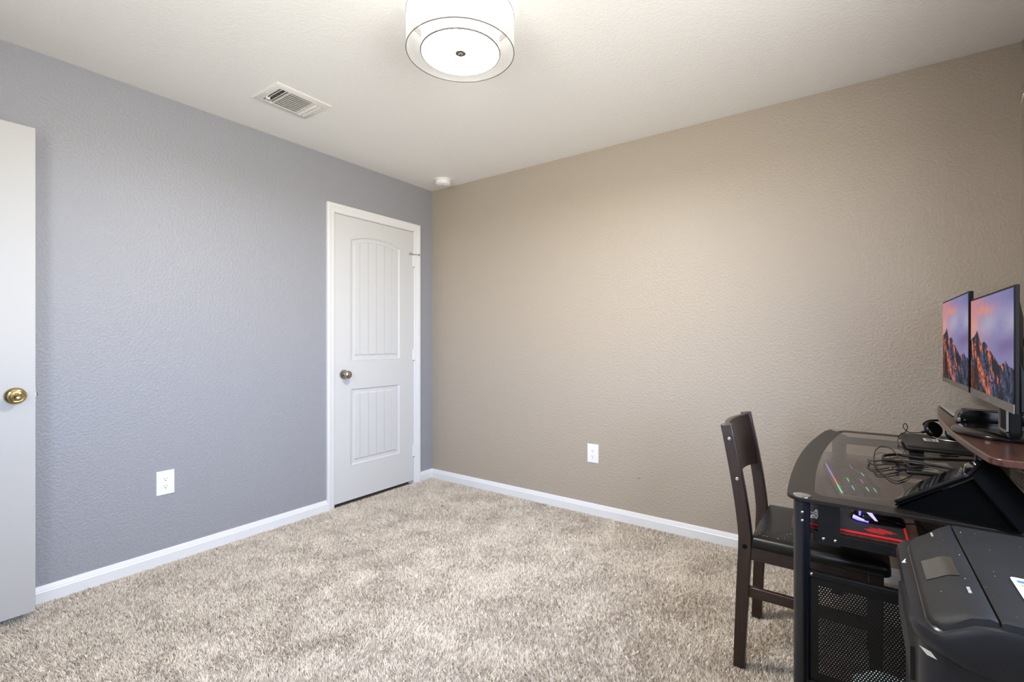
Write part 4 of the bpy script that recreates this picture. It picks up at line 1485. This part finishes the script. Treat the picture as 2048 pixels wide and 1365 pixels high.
# ------------------------------------------------------------------ printer on its stand
def printer():
    PY0, PY1 = -1.990, -1.545
    st = thing('printer_stand', 'dark cabinet under the black printer beside the desk', 'cabinet', (3.24, -1.77, 0))
    navy = mat('navy_black_laminate', rgb(26, 28, 36), rough=0.5, bump=(300, 0.06, 0.0005, 2))
    MB().box(3.045, 3.470, PY0 + 0.03, PY1 - 0.02, -0.006, 0.560).build('carcass', navy, st, bevel=0.002)
    MB().box(3.030, 3.485, PY0 + 0.015, PY1 - 0.008, 0.560, 0.582).build('cabinet_top', navy, st, bevel=0.003)
    MB().box(3.032, 3.044, PY0 + 0.034, PY1 - 0.024, 0.02, 0.552).build('cabinet_door', navy, st, bevel=0.002)

    t = thing('printer', 'black all-in-one printer with dusty lid on the cabinet beside the desk', 'printer', (3.24, -1.77, 0.582))
    shell = mat('printer_shell', rgb(20, 22, 26), rough=0.30, spec=0.5)
    matte = mat('printer_matte', rgb(25, 24, 23), rough=0.6, spec=0.35, vary=(14, 0.22), bump=(240, 0.05, 0.0004, 2))
    lower = mat('printer_lower', rgb(20, 22, 28), rough=0.35, vary=(20, 0.2))
    XB = 3.470

    def front_off(y, rn=0.035, rf=0.105):
        """How far the front edge is pulled back towards the ends (rounded plan corners)."""
        if y < PY0 + rn:
            s = (PY0 + rn - y) / rn
            return rn * (1 - math.sqrt(max(0, 1 - s * s)))
        if y > PY1 - rf:
            s = (y - PY1 + rf) / rf
            return rf * (1 - math.sqrt(max(0, 1 - s * s)))
        return 0.0

    def ystations(a, b_, n):
        return [a + (b_ - a) * (0.5 - 0.5 * math.cos(math.pi * k / n)) for k in range(n + 1)]

    # top profile z over x
    def ztop(x):
        return float(np.interp(x, [3.005, 3.018, 3.030, 3.050, 3.070, 3.095, 3.20, 3.47], [0.716, 0.731, 0.738, 0.7495, 0.7615, 0.7665, 0.7660, 0.762]))
    # lower body
    MB().prism(rrect(3.022, XB - 0.01, PY0 + 0.022, PY1 - 0.02, 0.03), 0.582, 0.705).build('lower_body', lower, t, bevel=0.002)
    MB().box(3.016, 3.024, PY0 + 0.09, PY1 - 0.09, 0.600, 0.655).build('paper_slot', M_DARK, t)
    # middle shell, bulging at the front
    loops = []
    for y in ystations(PY0, PY1, 26):
        fo = front_off(y)
        tt = min(1.0, max(0.0, (y - PY0) / 0.014), max(0.0, (PY1 - y) / 0.014))
        rd = 0.006 * (1 - math.sqrt(max(0, 1 - (1 - tt) ** 2)))
        f = [(3.060, 0.682 + rd), (3.036, 0.692 + rd), (3.022, 0.701 + rd), (3.013, 0.712), (3.0105, 0.722 - rd), (3.014, 0.730 - rd)]
        l = [(x + fo, y, z) for x, z in f]
        for x in (3.030, 3.050, 3.070, 3.095, 3.20, 3.33):
            l.append((min(x + fo * 0.8, XB - 0.02), y, ztop(x) - 0.008 - rd))
        l += [(XB, y, ztop(XB) - 0.008 - rd), (XB, y, 0.676 + rd)]
        loops.append(l)
    MB().loft(loops).build('upper_body', shell, t, angle=28)

    def cover(name, xs, ya, yb, m, thick, with_off):
        loops = []
        for y in ystations(ya, yb, 18):
            fo = front_off(y) * (1.0 if with_off else 0.0)
            e = min(y - ya, yb - y)
            rd = 0.0015 * max(0, 1 - e / 0.004) ** 2
            top = [(x + fo * (1 - (x - xs[0]) / (xs[-1] - xs[0] + 1e-6) * 0.98), y, ztop(x) + (-0.002 if 0 < i < len(xs) - 1 else -0.004) - rd + 0.003) for i, x in enumerate(xs)]
            bot = [(x, y, z - thick) for x, _, z in reversed(top)]
            loops.append(top + bot)
        return MB().loft(loops).build(name, m, t, angle=45)
    cp = cover('control_panel', [3.032, 3.036, 3.050, 3.060, 3.070, 3.082, 3.095, 3.1055], PY0 + 0.006, PY1 - 0.008, matte, 0.010, True)
    cover('scanner_lid', [3.1085, 3.113, 3.15, 3.20, 3.28, 3.36, 3.43, 3.462, 3.466], PY0 + 0.004, PY1 - 0.006, matte, 0.012, False)

    def on_top(x, y, h=0.0022):
        return (x, y, ztop(x) + h)

    def decal(name, x0, x1, y0, y1, m, h=0.0022, parent=cp):
        N = max(1, int((x1 - x0) / 0.004))
        loops = []
        for k in range(N + 1):
            x = x0 + (x1 - x0) * k / N
            p, q = on_top(x, y0, h), on_top(x, y1, h)
            loops.append([p, q, (q[0], q[1], q[2] - 0.001), (p[0], p[1], p[2] - 0.001)])
        return MB().loft(loops).build(name, m, parent, angle=20)
    glass = mat('printer_screen_glass', rgb(12, 12, 12), rough=0.04, spec=0.6, coat=0.5)
    decal('screen', 3.042, 3.084, -1.838, -1.752, glass)
    dm = mat('faded_print', rgb(150, 148, 142), rough=0.5)
    decal('button_mark', 3.086, 3.090, -1.905, -1.895, dm)
    decal('button_mark', 3.086, 3.090, -1.893, -1.883, dm)
    decal('printed_mark', 3.068, 3.071, -1.640, -1.618, dm)
    # white arrow mark on the nose
    wm = mat('white_mark', rgb(228, 228, 226), rough=0.5)
    a = [(3.0158, -1.748, 0.7345), (3.0218, -1.755, 0.7385), (3.0205, -1.745, 0.7375), (3.0222, -1.735, 0.7388)]
    MB().loft([[(x - 0.001, y, z + 0.0005) for x, y, z in a], [(x - 0.0015, y, z + 0.0012) for x, y, z in a]]).build('white_mark', wm, t)
    # sticker on the lid
    def flat(name, poly, h, m, parent):
        return MB().loft([[on_top(x, y, h) for x, y in poly], [on_top(x, y, h + 0.0003) for x, y in poly]]).build(name, m, parent)
    s = flat('sticker', rrect(3.150, 3.290, -1.925, -1.800, 0.006, 3), 0.0022, M_PLATE, t)
    for i, (x0, x1, y0, y1, col) in enumerate(((3.156, 3.170, -1.822, -1.812, (60, 100, 170)), (3.158, 3.174, -1.836, -1.826, (214, 130, 80)), (3.180, 3.188, -1.836, -1.812, (190, 120, 130)), (3.196, 3.236, -1.822, -1.814, (70, 120, 180)), (3.160, 3.230, -1.856, -1.852, (160, 165, 170)), (3.160, 3.222, -1.868, -1.864, (170, 172, 176)), (3.162, 3.230, -1.880, -1.876, (165, 168, 172)), (3.164, 3.210, -1.892, -1.888, (170, 172, 176)))):
        flat('sticker_print', [(x0, y0), (x1, y0), (x1, y1), (x0, y1)], 0.0026, mat('ink_%d' % i, rgb(*col), rough=0.6), s)
    # pale label on the near front corner
    MB().loft([[(3.0215, PY0 + 0.010, 0.699), (3.033, PY0 - 0.0004, 0.699), (3.040, PY0 - 0.0004, 0.690), (3.030, PY0 + 0.006, 0.690)],
               [(3.0205, PY0 + 0.0095, 0.6995), (3.033, PY0 - 0.0012, 0.6995), (3.040, PY0 - 0.0012, 0.6905), (3.029, PY0 + 0.0052, 0.6905)]]).build('corner_label', M_PLATE, t)
    # dust specks
    rr = random.Random(9)
    db = MB()
    for k in range(60):
        x, y = rr.uniform(3.05, 3.44), rr.uniform(PY0 + 0.03, PY1 - 0.03)
        r = rr.uniform(0.0004, 0.0010)
        db.lathe([(r, 0), (r * 0.6, r * 0.5)], (x, y, ztop(x) + 0.0012), 'z', 6)
    tag(db.build('dust_specks', mat('dust', rgb(190, 186, 178), rough=1.0)), 'pale dust specks on the printer lid', 'dust', kind='stuff')


printer()


# ------------------------------------------------------------------ under the desk
def under_desk():
    # crumpled pale plastic bag
    c = (3.03, -1.262, 0.0)
    n, mrows = 40, 18
    rs = np.random.default_rng(12)
    loops = []
    for i in range(mrows):
        f = i / (mrows - 1)
        zz = 0.0 + 0.225 * f
        rad = 0.112 * math.sqrt(max(0.02, 1 - (f * 0.95) ** 2.4)) * (0.9 if i == 0 else 1)
        l = []
        for k in range(n):
            a = 2 * math.pi * k / n
            w = 1 + 0.16 * math.sin(3 * a + 2.3 * f * 4) + 0.10 * math.sin(7 * a - 5 * f) + 0.06 * math.sin(13 * a + 9 * f) + rs.normal(0, 0.025)
            l.append((c[0] + rad * w * math.cos(a), c[1] + rad * w * 0.9 * math.sin(a), max(0, zz + (0.02 * math.sin(5 * a + 3 * f) if 0 < f < 1 else 0))))
        loops.append(l)
    bag = MB().loft(loops).build('plastic_bag', mat('pale_plastic_bag', rgb(205, 226, 226), rough=0.25), angle=25)
    tag(bag, 'crumpled pale plastic bag on the floor behind the mesh panel', 'bag')
    # wall charger and cord behind the printer, near the tan wall
    p = thing('power_adapter', 'black plug adapter low on the tan wall under the desk', 'adapter', (3.115, 0, 0.17))
    MB().box(3.112, 3.150, -0.040, -0.0, 0.150, 0.205).build('adapter_body', M_BLACKP, p, bevel=0.003)
    MB().tube(catmull([(3.130, -0.034, 0.152), (3.124, -0.040, 0.10), (3.118, -0.050, 0.04), (3.125, -0.08, 0.0045), (3.20, -0.12, 0.0045), (3.35, -0.15, 0.0045)], 6), 0.003, 8).build('adapter_cord', M_RUBBER, p)


under_desk()


# ------------------------------------------------------------------ wall planter high on the right wall (one leaf tip in view)
def planter():
    y0, z0 = -0.78, 1.86
    t = thing('wall_planter', 'leafy plant in a wall planter high on the right wall', 'plant', (RX, y0, z0))
    prof = [(0.045, 0.0), (0.060, 0.04), (0.070, 0.10), (0.072, 0.12)]
    loops = []
    for r, h in prof:
        l = [(RX - 0.001, y0 + r, z0 + h), (RX - 0.001, y0 - r, z0 + h)]
        for k in range(13):
            a = -math.pi / 2 + math.pi * k / 12
            l.append((RX - 0.002 - r * 1.1 * math.cos(a), y0 + r * math.sin(a), z0 + h))
        loops.append(l)
    MB().loft(loops).build('pot', mat('white_ceramic', rgb(230, 228, 222), rough=0.3), t)
    leaf = bpy.data.materials.new('variegated_leaf')
    leaf.use_nodes = True
    nt = leaf.node_tree
    p = nt.nodes['Principled BSDF']
    p.inputs['Roughness'].default_value = 0.4
    a_ = nt.nodes.new('ShaderNodeAttribute')
    a_.attribute_name = 'stripe'
    r = nt.nodes.new('ShaderNodeValToRGB')
    r.color_ramp.elements[0].color = rgb(232, 234, 220)
    r.color_ramp.elements[0].position = 0.35
    r.color_ramp.elements[1].color = rgb(104, 118, 62)
    r.color_ramp.elements[1].position = 0.55
    nt.links.new(a_.outputs['Fac'], r.inputs[0])
    nt.links.new(r.outputs[0], p.inputs['Base Color'])
    base = Vector((RX - 0.045, y0, z0 + 0.115))
    tips = [(Vector((3.455, -0.392, 1.972)), 0.10), (Vector((3.42, -0.62, 1.80)), 0.09), (Vector((3.40, -0.98, 1.80)), 0.09), (Vector((3.47, -1.08, 1.92)), 0.12), (Vector((3.36, -0.80, 1.90)), 0.13), (Vector((3.46, -0.70, 2.16)), 0.04), (Vector((3.44, -0.88, 2.13)), 0.05), (Vector((3.49, -0.56, 2.06)), 0.08)]
    for tip, arch in tips:
        mid = (base + tip) / 2 + Vector((0, 0, arch))
        pts = []
        for k in range(13):
            s = k / 12
            pts.append(base * (1 - s) ** 2 + mid * 2 * s * (1 - s) + tip * s * s)
        V, F, S = [], [], []
        for k, q in enumerate(pts):
            s = k / 12
            d = (pts[min(k + 1, 12)] - pts[max(k - 1, 0)]).normalized()
            side = d.cross(Vector((0, 0, 1)))
            if side.length < 1e-4:
                side = Vector((1, 0, 0))
            side.normalize()
            nrm = side.cross(d)
            w = 0.002 + 0.016 * math.sin(math.pi * min(1, s * 0.92 + 0.06)) ** 0.8
            if k == 12:
                w = 0.0008
            for j, u in enumerate((-1, -0.45, 0, 0.45, 1)):
                V.append(q + side * w * u + nrm * (0.004 * abs(u)))
                S.append(0.0 if abs(u) < 0.9 else 1.0)
        n = len(V)
        for k in range(12):
            for j in range(4):
                F.append((k * 5 + j, k * 5 + j + 1, (k + 1) * 5 + j + 1, (k + 1) * 5 + j))
        ob = MB().add(V, F).build('leaf', leaf, t, fix=False)
        at = ob.data.attributes.new('stripe', 'FLOAT', 'POINT')
        at.data.foreach_set('value', S[:len(ob.data.vertices)])
        sm = ob.modifiers.new('thickness', 'SOLIDIFY')
        sm.thickness = 0.0006


planter()
